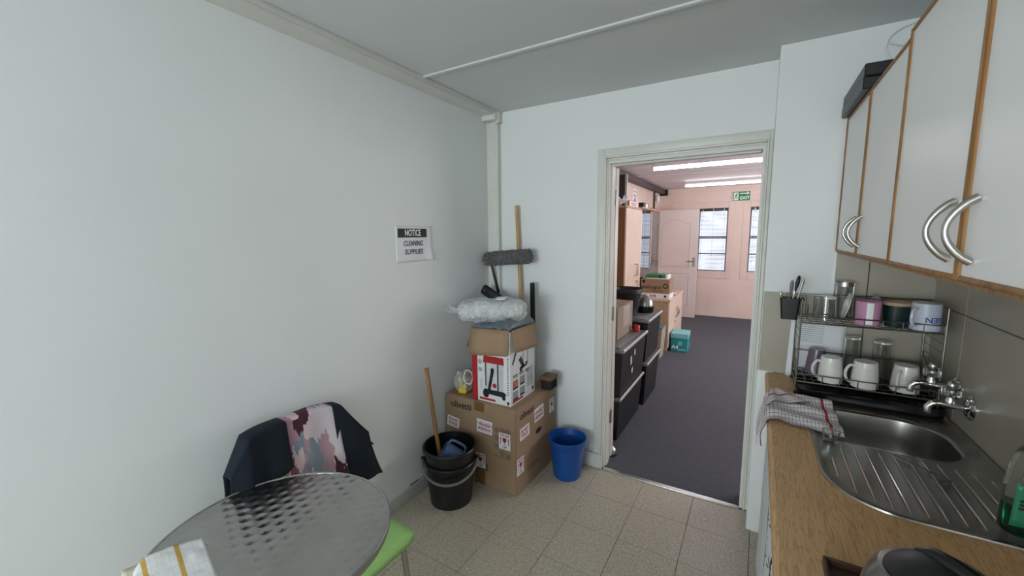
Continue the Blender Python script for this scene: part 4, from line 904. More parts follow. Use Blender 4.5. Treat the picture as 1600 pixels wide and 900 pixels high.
def gar(Y0, Y1, nm, mat, off, zb0, zb1, seed, flare=0):
    def fn(u, v):
        y = Y0+(Y1-Y0)*u; zb = zb0+(zb1-zb0)*u
        over = max(0, .715-y)+max(0, y-1.105)
        top = .862-1.35*over-.004*sin(y*23)+.012*sin((y-.7)*9)
        s = (v-.5)*2               # -1 back hem, 0 top, 1 front hem
        drop = abs(s)
        zend = zb if s > 0 else .60-.1*over
        zend = min(zend, top-.03)
        z = top-(top-zend)*max(0, drop-.12)/.88 - (0.004*(drop/.12)**2 if drop < .12 else .004)
        cx = -1.60-.02*sin(PI*min(1, max(0, (y-.7)/.41))) if over <= 0 else -1.60
        lean = (.845-z)*.16
        halfw = .017*(1-min(1, over*9))+.010+off
        k = sin(min(1, drop/.12)*PI/2)
        fold = .010*sin(y*46+seed)*drop+.014*noise.noise(Vector((y*9, z*5, seed)))*drop
        x = cx+lean+(1 if s >= 0 else -1)*(halfw*k)+fold*(1 if s >= 0 else .3)
        if s < 0: x = max(x-0.0, -1.735)
        yy = y+flare*drop*drop*(1 if Y0 > .9 else -1)*abs(u if Y0 > .9 else 1-u)
        return Vector((x, yy, z))
    return mk(nm, B().grid(fn, 26, 44), mat, gm, solid=.004, smooth=80)
gar(.640, .865, 'navy_panel', NAVY, .010, .655, .690, 1.0, .02)
gar(.845, 1.085, 'floral_panel', FLOR, .004, .50, .50, 2.2)
gar(1.065, 1.235, 'navy_panel', NAVY, .010, .54, .45, 4.1, .05)
def slv(u, v):
    a = 2*PI*u; t = v
    c_ = Vector((-1.60, 1.165, .72))*(1-t)+Vector((-1.600, 1.255, .42))*t; r_ = .012+.042*min(1, t*2.2)
    return c_+Vector((cos(a)*r_*.55, sin(a)*r_*1.0, 0))*(1+.18*noise.noise(Vector((cos(a)*2, sin(a)*2, t*5))))
mk('sleeve', B().grid(slv, 20, 16), NAVY, gm, solid=.004, smooth=80)
def slv2(u, v):
    a = 2*PI*u; t = v
    c_ = Vector((-1.60, .71, .78))*(1-t)+Vector((-1.62, .655, .50))*t; r_ = .012+.035*min(1, t*2.2)
    return c_+Vector((cos(a)*r_*.55, sin(a)*r_*1.0, 0))*(1+.18*noise.noise(Vector((cos(a)*2, sin(a)*2, t*5+7))))
mk('sleeve', B().grid(slv2, 20, 16), NAVY, gm, solid=.004, smooth=80)
# ------------------------------------------------------------------ kitchen counter
CX0, CZ = .075, .90
ct = thing('kitchen_counter', (.37, 1.0, .865), 'oak laminate worktop running along the tiled right wall', 'worktop')
hx0, hx1, hy0, hy1 = .232, .608, 1.682, 2.018
yE = -.35
b = B().box(CX0+.006, yE, .868, hx0, 2.398, CZ).box(hx1, yE, .868, .655, 2.398, CZ).box(hx0, yE, .868, hx1, hy0, CZ).box(hx0, hy1, .868, hx1, 2.398, CZ)
mk('worktop_board', b, WOODTOP, ct, smooth=0)
mk('rounded_nosing', B().tube([(CX0+.008, yE, .884), (CX0+.008, 2.398, .884)], .0158, 16), WOODTOP, ct)
bcb = thing('base_cupboard', (.37, 1.0, 0), 'white base cupboard under the worktop, open front behind a curtain', 'cupboard')
mk('end_panel', B().box(.105, 2.36, .0, .64, 2.378, .862), WHITELAM, bcb, smooth=0)
for y in (2.12, 1.55, .95, .3, -.33): 
    mk('upright', B().box(.115, y-.009, .0, .64, y+.009, .862), WHITELAM, bcb, smooth=0); mk('edge_band', B().box(.108, y-.010, .0, .1149, y+.010, .862), OAKEDGE, bcb, smooth=0)
mk('bottom_board', B().box(.13, -.32, .08, .63, 2.11, .098), WHITELAM, bcb, smooth=0)
def bamboo():
    t = NT('bamboo_print_cotton'); v = t.mapv(t.tc('UV'), (1, 1, 1)); s = t.sep(v)
    nz = t.noise(t.mapv(v, (14, 5, 1)), 2.2, 3, .5)
    a = t.math('FRACT', t.math('MULTIPLY_ADD', nz, .35, t.math('MULTIPLY', s[0], 17.0)))
    stalk = t.math('MAXIMUM', t.math('LESS_THAN', a, .07), t.math('MULTIPLY', t.math('GREATER_THAN', a, .30), t.math('LESS_THAN', a, .36)))
    bb = t.math('FRACT', t.math('ADD', t.math('MULTIPLY', s[1], 6.0), t.math('MULTIPLY', t.math('FLOOR', t.math('MULTIPLY', s[0], 17.0)), .37)))
    node = t.math('MULTIPLY', t.math('LESS_THAN', bb, .05), t.math('LESS_THAN', a, .45))
    t.col(t.mix(t.math('MAXIMUM', stalk, node), lin('#c9cbcd'), lin('#22242a'))); return t.fin(.9)
def cur(u, v):
    y = 2.10-2.35*u; z = .862-.80*v
    return Vector((.0865+.010*sin(y*52+.8*sin(y*9))*(.4+.6*v)+.004*noise.noise(Vector((y*6, z*3, 0))), y, z))
cu = thing('cupboard_curtain', (.09, 1.0, .06), 'white bamboo-print curtain hanging under the worktop', 'curtain')
mk('curtain_cloth', B().grid(cur, 220, 18), bamboo(), cu, solid=.001, smooth=80)
mk('curtain_wire', B().tube([(.089, 2.11, .864), (.089, -.3, .864)], .0018, 6), STEEL, cu)
# sink with drainer
def rl(cx, cy, hx, hy, rad, z, n=10):
    out = []
    for k, (sx, sy) in enumerate(((1, 1), (-1, 1), (-1, -1), (1, -1))):
        r_ = rad[k]; ox, oy = cx+sx*(hx-r_), cy+sy*(hy-r_)
        for i in range(n+1):
            a = k*PI/2+i*PI/2/n; out.append(Vector((ox+r_*cos(a), oy+r_*sin(a), z)))
    return out
def loft(b, loops, cap=False):
    n = len(loops[0]); vs = [p for l in loops for p in l]; fs = []
    for j in range(len(loops)-1):
        for i in range(n): k = (i+1) % n; fs.append((j*n+i, j*n+k, (j+1)*n+k, (j+1)*n+i))
    if cap: fs.append(tuple((len(loops)-1)*n+i for i in range(n)))
    return b.add(vs, fs)
sk = thing('kitchen_sink', (.425, 1.68, CZ), 'stainless steel sink with ribbed drainer set in the worktop', 'sink')
SX0, SX1, SY0, SY1 = .197, .657, 1.288, 2.070
scx, scy, shx, shy = (SX0+SX1)/2, (SY0+SY1)/2, (SX1-SX0)/2, (SY1-SY0)/2
bcx, bcy, bhx, bhy = .42, 1.85, .176, .157
ro = (.03, .04, .17, .10)
br4 = (.13, .07, .07, .11)
b = B()
loft(b, [rl(scx, scy, shx, shy, ro, CZ+.0005), rl(scx, scy, shx-.001, shy-.001, ro, CZ+.005), rl(scx, scy, shx-.010, shy-.010, ro, CZ+.0065), rl(scx, scy, shx-.018, shy-.018, ro, CZ+.0025), rl(bcx, bcy, bhx+.012, bhy+.012, br4, CZ+.0025), rl(bcx, bcy, bhx+.004, bhy+.004, br4, CZ+.0015), rl(bcx, bcy, bhx, bhy, br4, CZ-.004)])
mk('drainer_plate', b, SINK, sk, smooth=50)
b = B(); L = [rl(bcx, bcy, bhx, bhy, br4, CZ-.004)]
for k_, z in ((.004, -.03), (.010, -.08), (.016, -.12), (.026, -.14), (.045, -.15)): L.append(rl(bcx, bcy, bhx-k_, bhy-k_, [max(.02, r_-k_*.5) for r_ in br4], CZ+z))
L.append(rl(bcx, bcy, .03, .03, (.03,)*4, CZ-.154)); loft(b, L, True)
mk('bowl', b, SINK, sk, smooth=60)
mk('plug_hole', B().lathe([(.030, .001), (.030, .003), (.022, .0035), (.018, .001), (0, .001)], (bcx, bcy, CZ-.154), 20), CHROME, sk)
RIBM = M('polished_rib_steel', '#c9c7c3', .16, 1, var=.04)
ribs = [(.240, 1.56, 1.43), (.271, 1.635, 1.36), (.305, 1.662, 1.335), (.337, 1.667, 1.322), (.370, 1.665, 1.320), (.404, 1.662, 1.320), (.438, 1.660, 1.322), (.472, 1.66, 1.326), (.505, 1.66, 1.33), (.540, 1.65, 1.34), (.573, 1.64, 1.36), (.606, 1.62, 1.39)]
for (x, ya, yb_) in ribs:
    n = 8
    mk('rib', B().tube([Vector((x, ya+(yb_-ya)*i/n, CZ+.0015+.0022*sin(PI*min(1, max(0, (i/n-.0)*6, 0), )/2 if i < n/2 else PI*min(1, (1-i/n)*6)/2))) for i in range(n+1)], [.001]+[.0034]*(n-1)+[.001], 10), RIBM, sk)
# loose string on the drainer
tag(mk('string_bit', B().tube(cr(((.405, 1.66, CZ+.006), (.43, 1.63, CZ+.008), (.47, 1.585, CZ+.008), (.505, 1.555, CZ+.007), (.49, 1.54, CZ+.008), (.475, 1.525, CZ+.007), (.485, 1.505, CZ+.007))), .0012, 6), DIRT), 'thin dark string lying on the sink drainer', 'string')
tag(mk('clear_cup', B().lathe([(0, 0), (.020, 0), (.025, .035), (.023, .035), (.0185, .002), (0, .002)], (.248, 1.672, CZ+.0062), 20), GLASS), 'tiny clear plastic cup at the sink corner by the tea towel', 'cup')
# wall taps
def tap(label, y, z, xs):
    t = thing('wall_tap', (.60, y, z), label, 'tap', 'wall taps')
    R = Matrix.Translation((XR-.009, y, z)) @ Matrix.Rotation(-PI/2, 4, 'Y')
    mk('wall_flange', B().lathe([(.041, 0), (.041, .003), (.030, .012), (.013, .017), (0, .017)], (0, 0, 0), 28).xf(R), CHROME, t)
    mk('body', B().tube([(XR-.02, y, z), (XR-.055, y, z), (xs+.05, y, z+.002), (xs+.025, y, z+.006), (xs+.01, y, z), (xs, y, z-.014), (xs, y, z-.034)], [.010, .0105, .0125, .011, .0105, .0105, .0105], 14), CHROME, t)
    mk('bonnet', B().lathe([(.013, 0), (.013, .012), (.010, .018), (.010, .026), (0, .026)], (xs+.055, y, z+.008), 18), CHROME, t)
    b = B(); n = 24
    b.lathe([(.012, .0), (.024, .002), (.026, .008), (.026, .028), (.022, .034), (0, .034)], (xs+.055, y, z+.034), 24)
    for i, v in enumerate(b.v):
        if i % 24 % 2: d_ = v-Vector((xs+.055, y, v.z)); v -= d_*.07
    mk('knob', b, ACRYL, t)
    mk('knob_cap', B().lathe([(.013, 0), (.014, .006), (.010, .018), (.004, .023), (0, .023)], (xs+.055, y, z+.0685), 18), STEEL, t)
tap('chrome wall tap with clear knob, nearer one over the sink', 1.955, 1.000, .552)
tap('chrome wall tap with clear knob, farther one in front of the dish rack', 2.085, 1.030, .535)
# black drip tray and dish rack
ty = thing('drip_tray', (.41, 2.22, CZ), 'black plastic drip tray under the dish rack', 'tray')
b = B(); loft(b, [rl(.412, 2.225, .231, .1485, (.03,)*4, CZ+.001), rl(.412, 2.225, .236, .150, (.035,)*4, CZ+.040), rl(.412, 2.225, .232, .146, (.034,)*4, CZ+.041), rl(.412, 2.225, .219, .132, (.03,)*4, CZ+.006)], True)
mk('tray_shell', b, BLACKG, ty)
rx0, rx1, ry0, ry1 = .182, .626, 2.140, 2.360
zl, zu = .957, 1.222
rk = thing('dish_rack', (.40, 2.25, CZ), 'two-tier wire dish rack in the counter corner full of mugs and glasses', 'dish rack')
wr_ = .0022
def basket(z, zf, zb_):
    b = B()
    b.tube([(rx0, ry0, zf), (rx1, ry0, zf), (rx1, ry1, zb_), (rx0, ry1, zb_)], .0028, 8, closed=True)
    b.tube([(rx0, ry0, z), (rx1, ry0, z), (rx1, ry1, z), (rx0, ry1, z)], .0026, 8, closed=True)
    n = 15
    for i in range(n+1):
        x = rx0+(rx1-rx0)*i/n; b.tube([(x, ry0, z), (x, ry1, z)], .0016, 6)
        if i % 2 == 0 or z > 1.1: b.tube([(x, ry1, z), (x, ry1, zb_)], .0016, 6)
        if i % 2 == 1: b.tube([(x, ry0-.001, z), (x, ry0-.001, zf)], .0018, 6)
    for j in range(5): y = ry0+(ry1-ry0)*j/4; b.tube([(rx0, y, z-.003), (rx1, y, z-.003)], .002, 6)
    for j in range(4):
        y = ry0+(ry1-ry0)*(j+.5)/4
        for x in (rx0, rx1): b.tube([(x, y, z), (x, y, zf+(zb_-zf)*(j+.5)/4)], .0016, 6)
    return b
mk('lower_basket', basket(zl-.002, .990, 1.045), WIRE, rk)
b = basket(zu-.002, 1.250, 1.312)
for i in range(14):                     # plate prongs along the back
    x = rx0+.03+(.028)*i; b.tube([(x, ry1-.10, zu), (x, ry1-.095, zu+.055), (x, ry1-.085, zu+.055), (x, ry1-.08, zu)], .0016, 6)
mk('upper_basket', b, WIRE, rk)
for x in (rx0-.004, rx1+.004):
    for y, y2 in ((ry0-.002, ry0-.012), (ry1+.002, ry1+.002)):
        l = mk('post', B().tube([(x, y2, CZ+.012), (x, y, zl+.1), (x, y, 1.318)], .0034, 8), WIRE, rk)
        mk('rubber_foot', B().lathe([(.005, 0), (.006, .004), (.0045, .014), (0, .014)], (x, y2, CZ+.0005 if not (.19 < x < .63) else CZ+.007), 10), BLACKP, l)
    b = B().tube([(x, ry0-.002, zl+.02), (x, ry1+.002, zl+.14)], .0022, 6)
    for i in range(7): z = 1.0+.035*i; b.tube([(x, ry0-.001, z), (x, ry1+.001, z)], .0013, 5)
    mk('side_brace', b, WIRE, rk)
# cutlery cup hooked on the rack with utensils
cp = thing('cutlery_cup', (.135, 2.2, 1.22), 'black cutlery cup hooked on the left end of the dish rack', 'cup')
b = B(); loft(b, [rl(.137, 2.2, .030, .030, (.008,)*4, 1.221), rl(.137, 2.2, .038, .036, (.010,)*4, 1.316), rl(.137, 2.2, .0355, .0335, (.009,)*4, 1.316), rl(.137, 2.2, .028, .028, (.008,)*4, 1.225)], True)
b.add([p for p in rl(.137, 2.2, .030, .030, (.008,)*4, 1.221)], [tuple(range(44))]); mk('cup_body', b, BLACKP, cp)
mk('hook', B().tube([(.174, 2.2, 1.305), (.183, 2.2, 1.322), (.190, 2.2, 1.31)], .003, 6).tube([(.174, 2.185, 1.305), (.183, 2.185, 1.322), (.190, 2.185, 1.31)], .003, 6), BLACKP, cp)
def cutl(nm, lab, p0, p1, r0, r1, mat, fl_=1.0):
    a_, b_ = Vector(p0), Vector(p1)
    o = B().tube([a_+(b_-a_)*t for t in (0, .3, .6, .8, .93, 1)], [r0*.7, r0*.7, r0, r1, r1*.9, r1*.4], 10); tag(mk(nm, o, mat), lab, 'cutlery', 'cutlery in the black cup')
cutl('knife', 'black-handled knife in the cutlery cup, the tallest one', (.138, 2.205, 1.24), (.166, 2.215, 1.415), .004, .0085, BLACKP)
cutl('spoon', 'grey looped spoon handle standing left of the black knife', (.134, 2.215, 1.24), (.142, 2.222, 1.392), .003, .008, GREYP)
cutl('fork', 'shiny steel fork handle leaning right of the black knife', (.150, 2.19, 1.24), (.182, 2.195, 1.405), .003, .0055, STEEL)
cutl('teaspoon', 'short steel spoon leaning left in the cutlery cup', (.122, 2.19, 1.24), (.098, 2.185, 1.345), .003, .0055, STEEL)
cutl('peeler', 'short steel handle low in the cutlery cup front', (.140, 2.175, 1.24), (.150, 2.172, 1.355), .003, .005, STEEL)
tag(mk('whisk_ring', B().tube([Vector((.127+.008*cos(a), 2.18, 1.328+.013*sin(a))) for a in [2*PI*i/16 for i in range(16)]], .0018, 6, closed=True), STEEL), 'small steel ring handle in the cutlery cup', 'cutlery', 'cutlery in the black cup')
# paper leaning behind the rack
def ppf(u, v): return Vector((.152+.215*u+.010*v, 2.402-.022*(1-v)*0-.020*(1-v)*(1-u*.3)+.0015*sin(u*7), CZ+.002+.285*v-.012*u))
pp = thing('paper_sheet', (.26, 2.39, CZ), 'sheet of white paper leaning on the tiles behind the dish rack', 'paper')
mk('sheet', B().grid(ppf, 10, 10), PAPER, pp, solid=.0005)
b = B()
for i in range(9):
    v = .93-.035*i; b.add([ppf(.08, v)+Vector((0, -.0012, 0)), ppf(.62, v)+Vector((0, -.0012, 0)), ppf(.62, v-.008)+Vector((0, -.0012, 0)), ppf(.08, v-.008)+Vector((0, -.0012, 0))], [(0, 1, 2, 3)])
mk('print_lines', b, PRINTG, pp, smooth=0, fix=False)
# mugs and glasses
def mug(nm, label, c, rr, rb, h, mat, ang, inverted=True, group=None, hr=.6, belly=0, handle=True):
    t = thing(nm, c, label, 'mug', group); cx, cy, cz = c
    prof = []
    n = 8
    for i in range(n+1):
        f = i/n; prof.append((rb+(rr-rb)*f+belly*sin(PI*f), h*f))
    th = .0035
    P = [(0, 0), (rb*.93, 0)]+prof[0:1]+prof[1:]+[(rr-th*.5, h+.001)]+[(r_-th, max(.005, z)) for r_, z in reversed(prof)]+[(0, .005)]
    b = B().lathe(P, (0, 0, 0), 32)
    hb = B()
    if handle:
        x0_ = (rr+rb)/2+belly*.8-.002; e = h*.36
        hb.tube(cr([(x0_, 0, h*.5+e*.85), (x0_+.014, 0, h*.5+e*.9), (x0_+.026, 0, h*.5+e*.5), (x0_+.029, 0, h*.5), (x0_+.025, 0, h*.5-e*.5), (x0_+.013, 0, h*.5-e*.9), (x0_-.001, 0, h*.5-e*.85)]), .0055, 10)
    mt = Matrix.Translation(c) @ Matrix.Rotation(ang, 4, 'Z')
    if inverted: mt = mt @ Matrix.Translation((0, 0, h+.001)) @ Matrix.Rotation(PI, 4, 'X')
    mk('mug_body', b.xf(mt), mat, t)
    if handle: mk('handle', hb.xf(mt), mat, t)
    return t, mt
zz = zl+.0012; zv = zu+.0012
gw = 'white mugs on the lower rack'
mug('white_mug', 'white mug upside down on the lower rack, leftmost of three', (.303, 2.195, zz), .044, .037, .108, WCER, PI+.3, group=gw, belly=.002)
mug('white_mug', 'white mug upside down on the lower rack, middle of three', (.417, 2.185, zz), .046, .039, .108, WCER, PI+.3, group=gw, belly=.002)
mug('white_mug', 'white mug upside down on the lower rack, rightmost behind the tap', (.548, 2.205, zz), .046, .037, .106, WCER, PI+1.0, group=gw, belly=.002)
mug('purple_mug', 'dusky purple mug upside down at the lower rack left end', (.262, 2.300, zz), .043, .030, .112, PURP, PI/2, handle=False)
t, mt = mug('pink_mug', 'pink mug with a white band on the upper rack', (.408, 2.195, zv), .043, .041, .098, PINKC, 1.2, inverted=False)
b = B(); 
for i in range(5):
    pass
def arcband(c, r_, a0, a1, z0, z1, n=8):
    b = B(); vs = []
    for i in range(n+1):
        a = a0+(a1-a0)*i/n; vs += [Vector((c[0]+r_*cos(a), c[1]+r_*sin(a), z0)), Vector((c[0]+r_*cos(a), c[1]+r_*sin(a), z1))]
    return b.add(vs, [(2*i, 2*i+2, 2*i+3, 2*i+1) for i in range(n)])
mk('white_band', arcband((.408, 2.195), .0438, -1.85, -1.35, zv+.006, zv+.094), PRINTW, t, fix=False)
t, mt = mug('green_mug', 'dark green mug with tan rim on the upper rack', (.502, 2.215, zv), .044, .042, .096, GREENC, 1.0, inverted=False)
mk('tan_rim', B().lathe([(.0445, .086), (.0447, .0985), (.042, .100), (.0398, .096), (.0398, .088)], (.502, 2.215, zv), 32, ring=True), TANC, t)
t, mt = mug('lettered_mug', 'pale blue mug with blue lettering upside down, rightmost on the upper rack', (.580, 2.184, zv), .046, .044, .104, BLUEWC, PI+.75, inverted=True)
PB = M('blue_print', '#24409a', .4, var=.05)
q = text_b('SSEN', .030, (0, 0, 0), (1, 0, 0), (0, 1, 0), .02, 0, .066, 0)
b = B(); cA = -1.12
for p in q.v:
    a = cA-p.x/.046*1.0      # rotated half a turn: reads upside down
    b.v.append(Vector((.580+.0462*cos(a), 2.184+.0462*sin(a), zv+.045-p.y))); b.uv.append((0, 0))
b.f = q.f; mk('lettering', b, PB, t, smooth=0, fix=False)
def tumbler(nm, label, c, r0, r1, h, group=None, inv=True, band=False):
    t = thing(nm, c, label, 'glass', group); th = .0022
    prof = [(0, 0), (r0, 0), (r1, h), (r1-th, h), (r0-th, .010), (0, .010)]
    b = B().lathe(prof, (0, 0, 0), 32); m_ = Matrix.Translation(c)
    if inv: m_ = m_ @ Matrix.Translation((0, 0, h)) @ Matrix.Rotation(PI, 4, 'X')
    mk('glass_wall', b.xf(m_), GLASS, t)
    if band: mk('metal_band', B().lathe([(r0+.0035, h-.022), (r0+.0035, h-.004), (r0+.002, h-.004), (r0+.002, h-.022)], c, 28, ring=True).box(c[0]+r0-.002, c[1]-.008, c[2]+h-.07, c[0]+r0+.004, c[1]+.008, c[2]+h-.004), STEEL, t)
tumbler('tall_glass', 'tall drinking glass upside down on the lower rack behind the white mugs, left one', (.387, 2.305, zz), .027, .034, .185, 'tall glasses')
tumbler('tall_glass', 'tall drinking glass upside down on the lower rack behind the white mugs, right one', (.488, 2.300, zz), .027, .035, .178, 'tall glasses')
tumbler('short_tumbler', 'short round glass tumbler on the upper rack beside the cutlery cup', (.272, 2.235, zv), .033, .040, .105)
tumbler('banded_jar', 'glass jar with a metal clip band on the upper rack', (.343, 2.325, zv), .030, .032, .165, band=True)
sa = thing('saucer', (.380, 2.27, zv), 'white saucer standing on edge on the upper rack', 'saucer')
mk('saucer_body', B().lathe([(0, 0), (.03, 0), (.058, .010), (.058, .013), (.03, .004), (0, .004)], (0, 0, 0), 32).xf(Matrix.Translation((.356, 2.255, zv+.062)) @ Matrix.Rotation(math.radians(-78), 4, 'Y')), WCER, sa)
tag(mk('grey_spatula', B().box(-.035, -.002, -.03, .035, .002, .03, .0015, 1).xf(Matrix.Translation((.452, 2.31, zv+.068)) @ Matrix.Rotation(.9, 4, 'Y')), GREYP), 'flat grey plastic spatula leaning behind the pink mug', 'spatula')
# tea towel draped over the worktop front edge
TTW = check('red_grey_checked_tea_towel', '#e8e0e3', '#4f4a57', (36, 13), .10, None, None, .1, (0, .905, .93, '#9c2238'))
TTF = check('red_striped_towel_corner', '#e8e0e3', '#4f4a57', (8, 20), .10, None, None, .1, (0, .44, .52, '#9c2238'))
def ttf(u, v):
    # u runs from the hanging end over the edge and on to the sink, v along the counter depth
    s = -.17+.40*u
    y = 1.725+(.30+.035*u)*v+.02*sin(u*4)
    if s < 0: y = 1.90+(y-1.90)*(1+.0*s)-.03*s*8*.2
    wrk = .004*sin(v*17+u*5)+.010*abs(noise.noise(Vector((u*3.2, v*3.6, 4.0))))
    if s > .03: x = CX0-.012+s; z = CZ+.0095+.003*min(1, max(0, (s-.09)*20))+wrk*1.3
    elif s > 0: a = s/.03*PI/2; x = CX0-.010+.028*(1-cos(a))*.9-.0*s; z = CZ-.012+.020*sin(a)+wrk
    else: x = CX0-.012-.012*sin(-s*14)-.012*abs(noise.noise(Vector((v*5, s*7, 8))))-.010*sin(v*19)**2*min(1, -s*9); z = CZ-.012+s*(.55+.55*v)*.9
    return Vector((x, y, z))
tw = thing('tea_towel', (.17, 1.88, CZ), 'red and grey checked tea towel draped over the worktop edge by the sink', 'towel')
mk('main_layer', B().grid(ttf, 54, 46), TTW, tw, solid=.003, smooth=80)
fp = [Vector((.066, 1.895, 0)), Vector((.215, 1.955, 0)), Vector((.086, 2.098, 0)), Vector((.128, 2.085, 0))]
def fold(u, v):
    p = (fp[0]*(1-v)+fp[1]*v)*(1-u)+(fp[2]*(1-v)+fp[3]*v)*u
    e = max(0, .092-p.x); p.z = CZ+.026-e*.8+.004*sin(v*9+u*3)-.012*max(0, u-.75)*4*.6
    return p
mk('folded_corner', B().grid(fold, 24, 24), TTF, tw, solid=.003, smooth=80)
# washing-up liquid bottle
DETG = glass('green_detergent', '#0f6a45', .05, 1.34); LABG = M('green_bottle_label', '#2a7d5b', .4, var=.08)
sbt = thing('soap_bottle', (.572, 1.352, CZ+.006), 'clear soap bottle half full of green liquid on the drainer', 'bottle')
bz = CZ+.0075; bcc = (.576, 1.352, bz)
def sq(cx, cy, hx, hy, r_, z): return rl(cx, cy, hx, hy, (r_,)*4, z, 6)
b = B(); loft(b, [sq(bcc[0], bcc[1], .010, .008, .007, bz), sq(bcc[0], bcc[1], .046, .030, .024, bz+.001), sq(bcc[0], bcc[1], .050, .033, .028, bz+.012), sq(bcc[0], bcc[1], .050, .033, .030, bz+.11), sq(bcc[0], bcc[1], .043, .030, .028, bz+.17), sq(bcc[0], bcc[1], .034, .027, .025, bz+.20), sq(bcc[0], bcc[1], .016, .016, .0155, bz+.222), sq(bcc[0], bcc[1], .0145, .0145, .014, bz+.236)], True)
mk('bottle_shell', b, CLEARB, sbt, smooth=60)
b = B(); loft(b, [sq(bcc[0], bcc[1], .043, .027, .022, bz+.004), sq(bcc[0], bcc[1], .0475, .0305, .026, bz+.014), sq(bcc[0], bcc[1], .0475, .0305, .028, bz+.072)], True); b.add(sq(bcc[0], bcc[1], .043, .027, .022, bz+.004), [tuple(range(28))])
mk('green_liquid', b, DETG, sbt, smooth=60)
b = B().grid(lambda u, v: Vector((bcc[0]-.047+.060*u+.004*(v), bcc[1]-.0338-.0003, bz+.030+.105*v)), 6, 6); mk('label', b, LABG, sbt, solid=.0004)
b = B()
for i, (dx, dz, ww, hh) in enumerate(((-.022, .10, .020, .016), (-.028, .070, .014, .005), (-.026, .061, .018, .005), (-.030, .052, .012, .005))): b.box(bcc[0]+dx-ww/2, bcc[1]-.0352, bz+dz+.02, bcc[0]+dx+ww/2, bcc[1]-.0344, bz+dz+.02+hh)
mk('label_print', b, PRINTB, sbt, smooth=0)
mk('cap', B().lathe([(.0165, .232), (.0185, .234), (.0185, .256), (.008, .260), (.006, .285), (0, .285)], bcc, 20), PAPER, sbt)
mk('pump_spout', B().tube([(bcc[0], bcc[1], bz+.286), (bcc[0], bcc[1], bz+.300), (bcc[0]-.018, bcc[1]-.01, bz+.302), (bcc[0]-.03, bcc[1]-.017, bz+.295)], .006, 10), PAPER, sbt)
# kettle on a dark wooden tray
DWOOD = wood('dark_brown_wood', '#2c1a12', '#40281b', 'x', .4)
wt_ = thing('wooden_tray', (.30, .82, CZ), 'dark brown wooden tray under the kettle', 'tray')
mk('tray_base', B().box(.165, .60, CZ+.001, .455, 1.012, CZ+.009), DWOOD, wt_, smooth=0)
for q_ in ((.157, .592, .165, 1.020), (.455, .592, .463, 1.020), (.165, .592, .455, .60), (.165, 1.012, .455, 1.020)): mk('tray_side', B().box(q_[0], q_[1], CZ+.001, q_[2], q_[3], CZ+.022, .002, 1), DWOOD, wt_)
kt = thing('electric_kettle', (.285, .80, CZ+.009), 'brushed steel electric kettle with black lid at the counter front', 'kettle')
kc = (.262, .800, CZ+.0095)
mk('power_base', B().lathe([(0, 0), (.080, 0), (.082, .006), (.078, .018), (0, .018)], kc, 36), BLACKP, kt)
KST = M('brushed_kettle_steel', '#9a9894', .28, 1, var=.06, scale=30)
mk('kettle_body', B().lathe([(.072, .0185), (.084, .026), (.090, .05), (.091, .09), (.087, .13), (.080, .158), (.069, .1745), (.060, .178), (.057, .17), (.075, .13), (.080, .06), (.070, .02)], kc, 48, ring=True), KST, kt)
def lidf(u, v):
    a = 2*PI*u; r_ = .0665*(1-v); z = .1795+.030*(1-(1-v)**2.2)+.006*cos(a+.8)*(1-v)
    return Vector((kc[0]+.003+r_*cos(a), kc[1]-.003+r_*sin(a), kc[2]+z))
mk('lid', B().grid(lidf, 48, 16), BLACKP, kt, solid=.003, smooth=60)
mk('lid_grip', B().tube([(kc[0]-.018, kc[1]+.030, kc[2]+.196), (kc[0]-.004, kc[1]+.012, kc[2]+.206), (kc[0]+.012, kc[1]-.008, kc[2]+.208), (kc[0]+.04, kc[1]-.035, kc[2]+.204)], [.006, .012, .014, .014], 14), BLACKG, kt)
mk('handle', B().tube([(kc[0]+.045, kc[1]-.045, kc[2]+.198), (kc[0]+.085, kc[1]-.075, kc[2]+.190), (kc[0]+.115, kc[1]-.10, kc[2]+.15), (kc[0]+.11, kc[1]-.095, kc[2]+.07), (kc[0]+.07, kc[1]-.058, kc[2]+.035)], [.012, .014, .014, .012, .010], 12), BLACKP, kt)
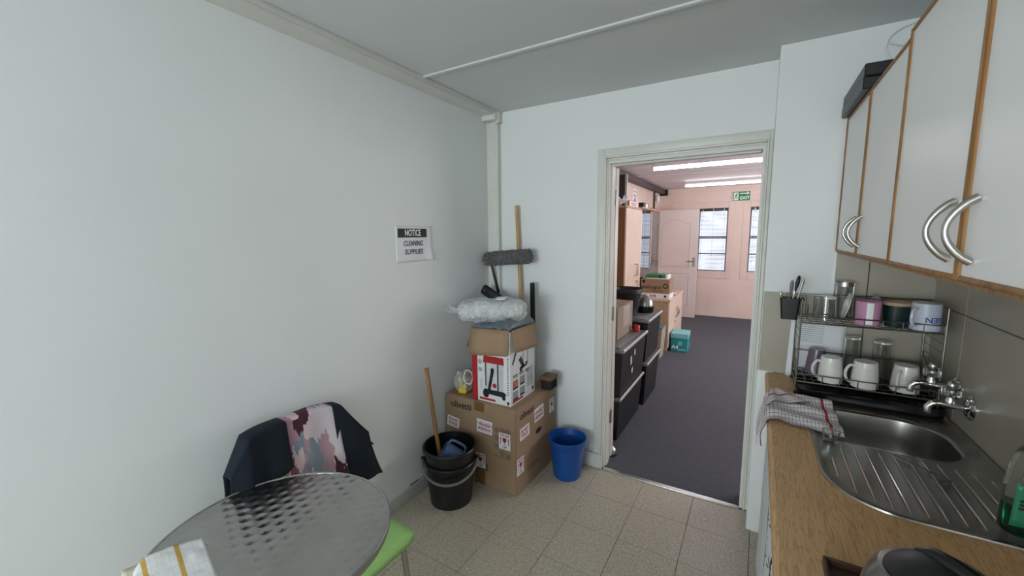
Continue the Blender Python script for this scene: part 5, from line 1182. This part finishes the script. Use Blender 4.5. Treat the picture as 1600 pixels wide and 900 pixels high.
# ------------------------------------------------------------------ wall cabinets
def wallcab(label, y0, y1, z0, z1, xf):
    t = thing('wall_cabinet', (.5, (y0+y1)/2, z0), label, 'cabinet', 'wall cabinets above the sink')
    ym = (y0+y1)/2
    mk('carcass', B().box(xf+.020, y0, z0, XR-.0095, y1, z1, .001, 1), WHITELAM, t)
    mk('front_edge', B().box(xf+.016, y0, z0, xf+.0199, y1, z1), OAKEDGE, t, smooth=0)
    mk('bottom_lip', B().box(xf+.002, y0+.002, z0-.006, XR-.012, y1-.002, z0-.0005), OAKEDGE, t, smooth=0)
    for ya, yb_, hy in ((y0+.001, ym-.001, ym-.047), (ym+.001, y1-.001, ym+.047)):
        e = .0105
        d = mk('door', B().box(xf+.0005, ya+e, z0+e, xf+.015, yb_-e, z1-e), WHITELAM, t, smooth=0)
        for q_ in ((ya, z0, ya+e, z1), (yb_-e, z0, yb_, z1), (ya+e, z0, yb_-e, z0+e), (ya+e, z1-e, yb_-e, z1)): mk('edge_band', B().box(xf-.0045, q_[0], q_[1], xf+.0155, q_[2], q_[3], .0042, 3), OAKEDGE, d)
        pts = [Vector((xf-.001-.036*sin(PI*i/14)**.75, hy+.003*0, z0+.036+.108*(i/14))) for i in range(15)]
        hb = B().tube(pts, [.0048+.0022*abs(1-2*i/14) for i in range(15)], 12); mk('handle', hb, STEEL, d)
    return t
wallcab('wall cabinet with white doors in the corner, black box on top', 1.502, 2.404, 1.517, 2.108, .312)
wallcab('nearer wall cabinet with white doors and larger looking handles', .568, 1.498, 1.517, 2.122, .309)
bt = thing('black_case', (.40, 2.17, 2.109), 'black flat case lying on the corner wall cabinet', 'case')
mk('case_base', B().box(.285, 1.955, 2.1085, .50, 2.395, 2.150, .003, 1), BLACKP, bt)
mk('case_lid', B().box(.287, 1.957, 2.152, .50, 2.393, 2.196, .003, 1), BLACKP, bt)
tag(mk('ceiling_cable', B().tube(cr(((.60, 2.408, 2.475), (.50, 2.405, 2.46), (.44, 2.40, 2.435), (.418, 2.40, 2.40), (.42, 2.402, 2.36), (.45, 2.405, 2.30), (.50, 2.405, 2.20))), .004, 8).tube([Vector(p) for p in ((.43, 2.405, 2.395), (.48, 2.405, 2.375), (.56, 2.407, 2.37))], .004, 8), PAPER), 'white cable looping on the wall above the cabinets', 'cable')
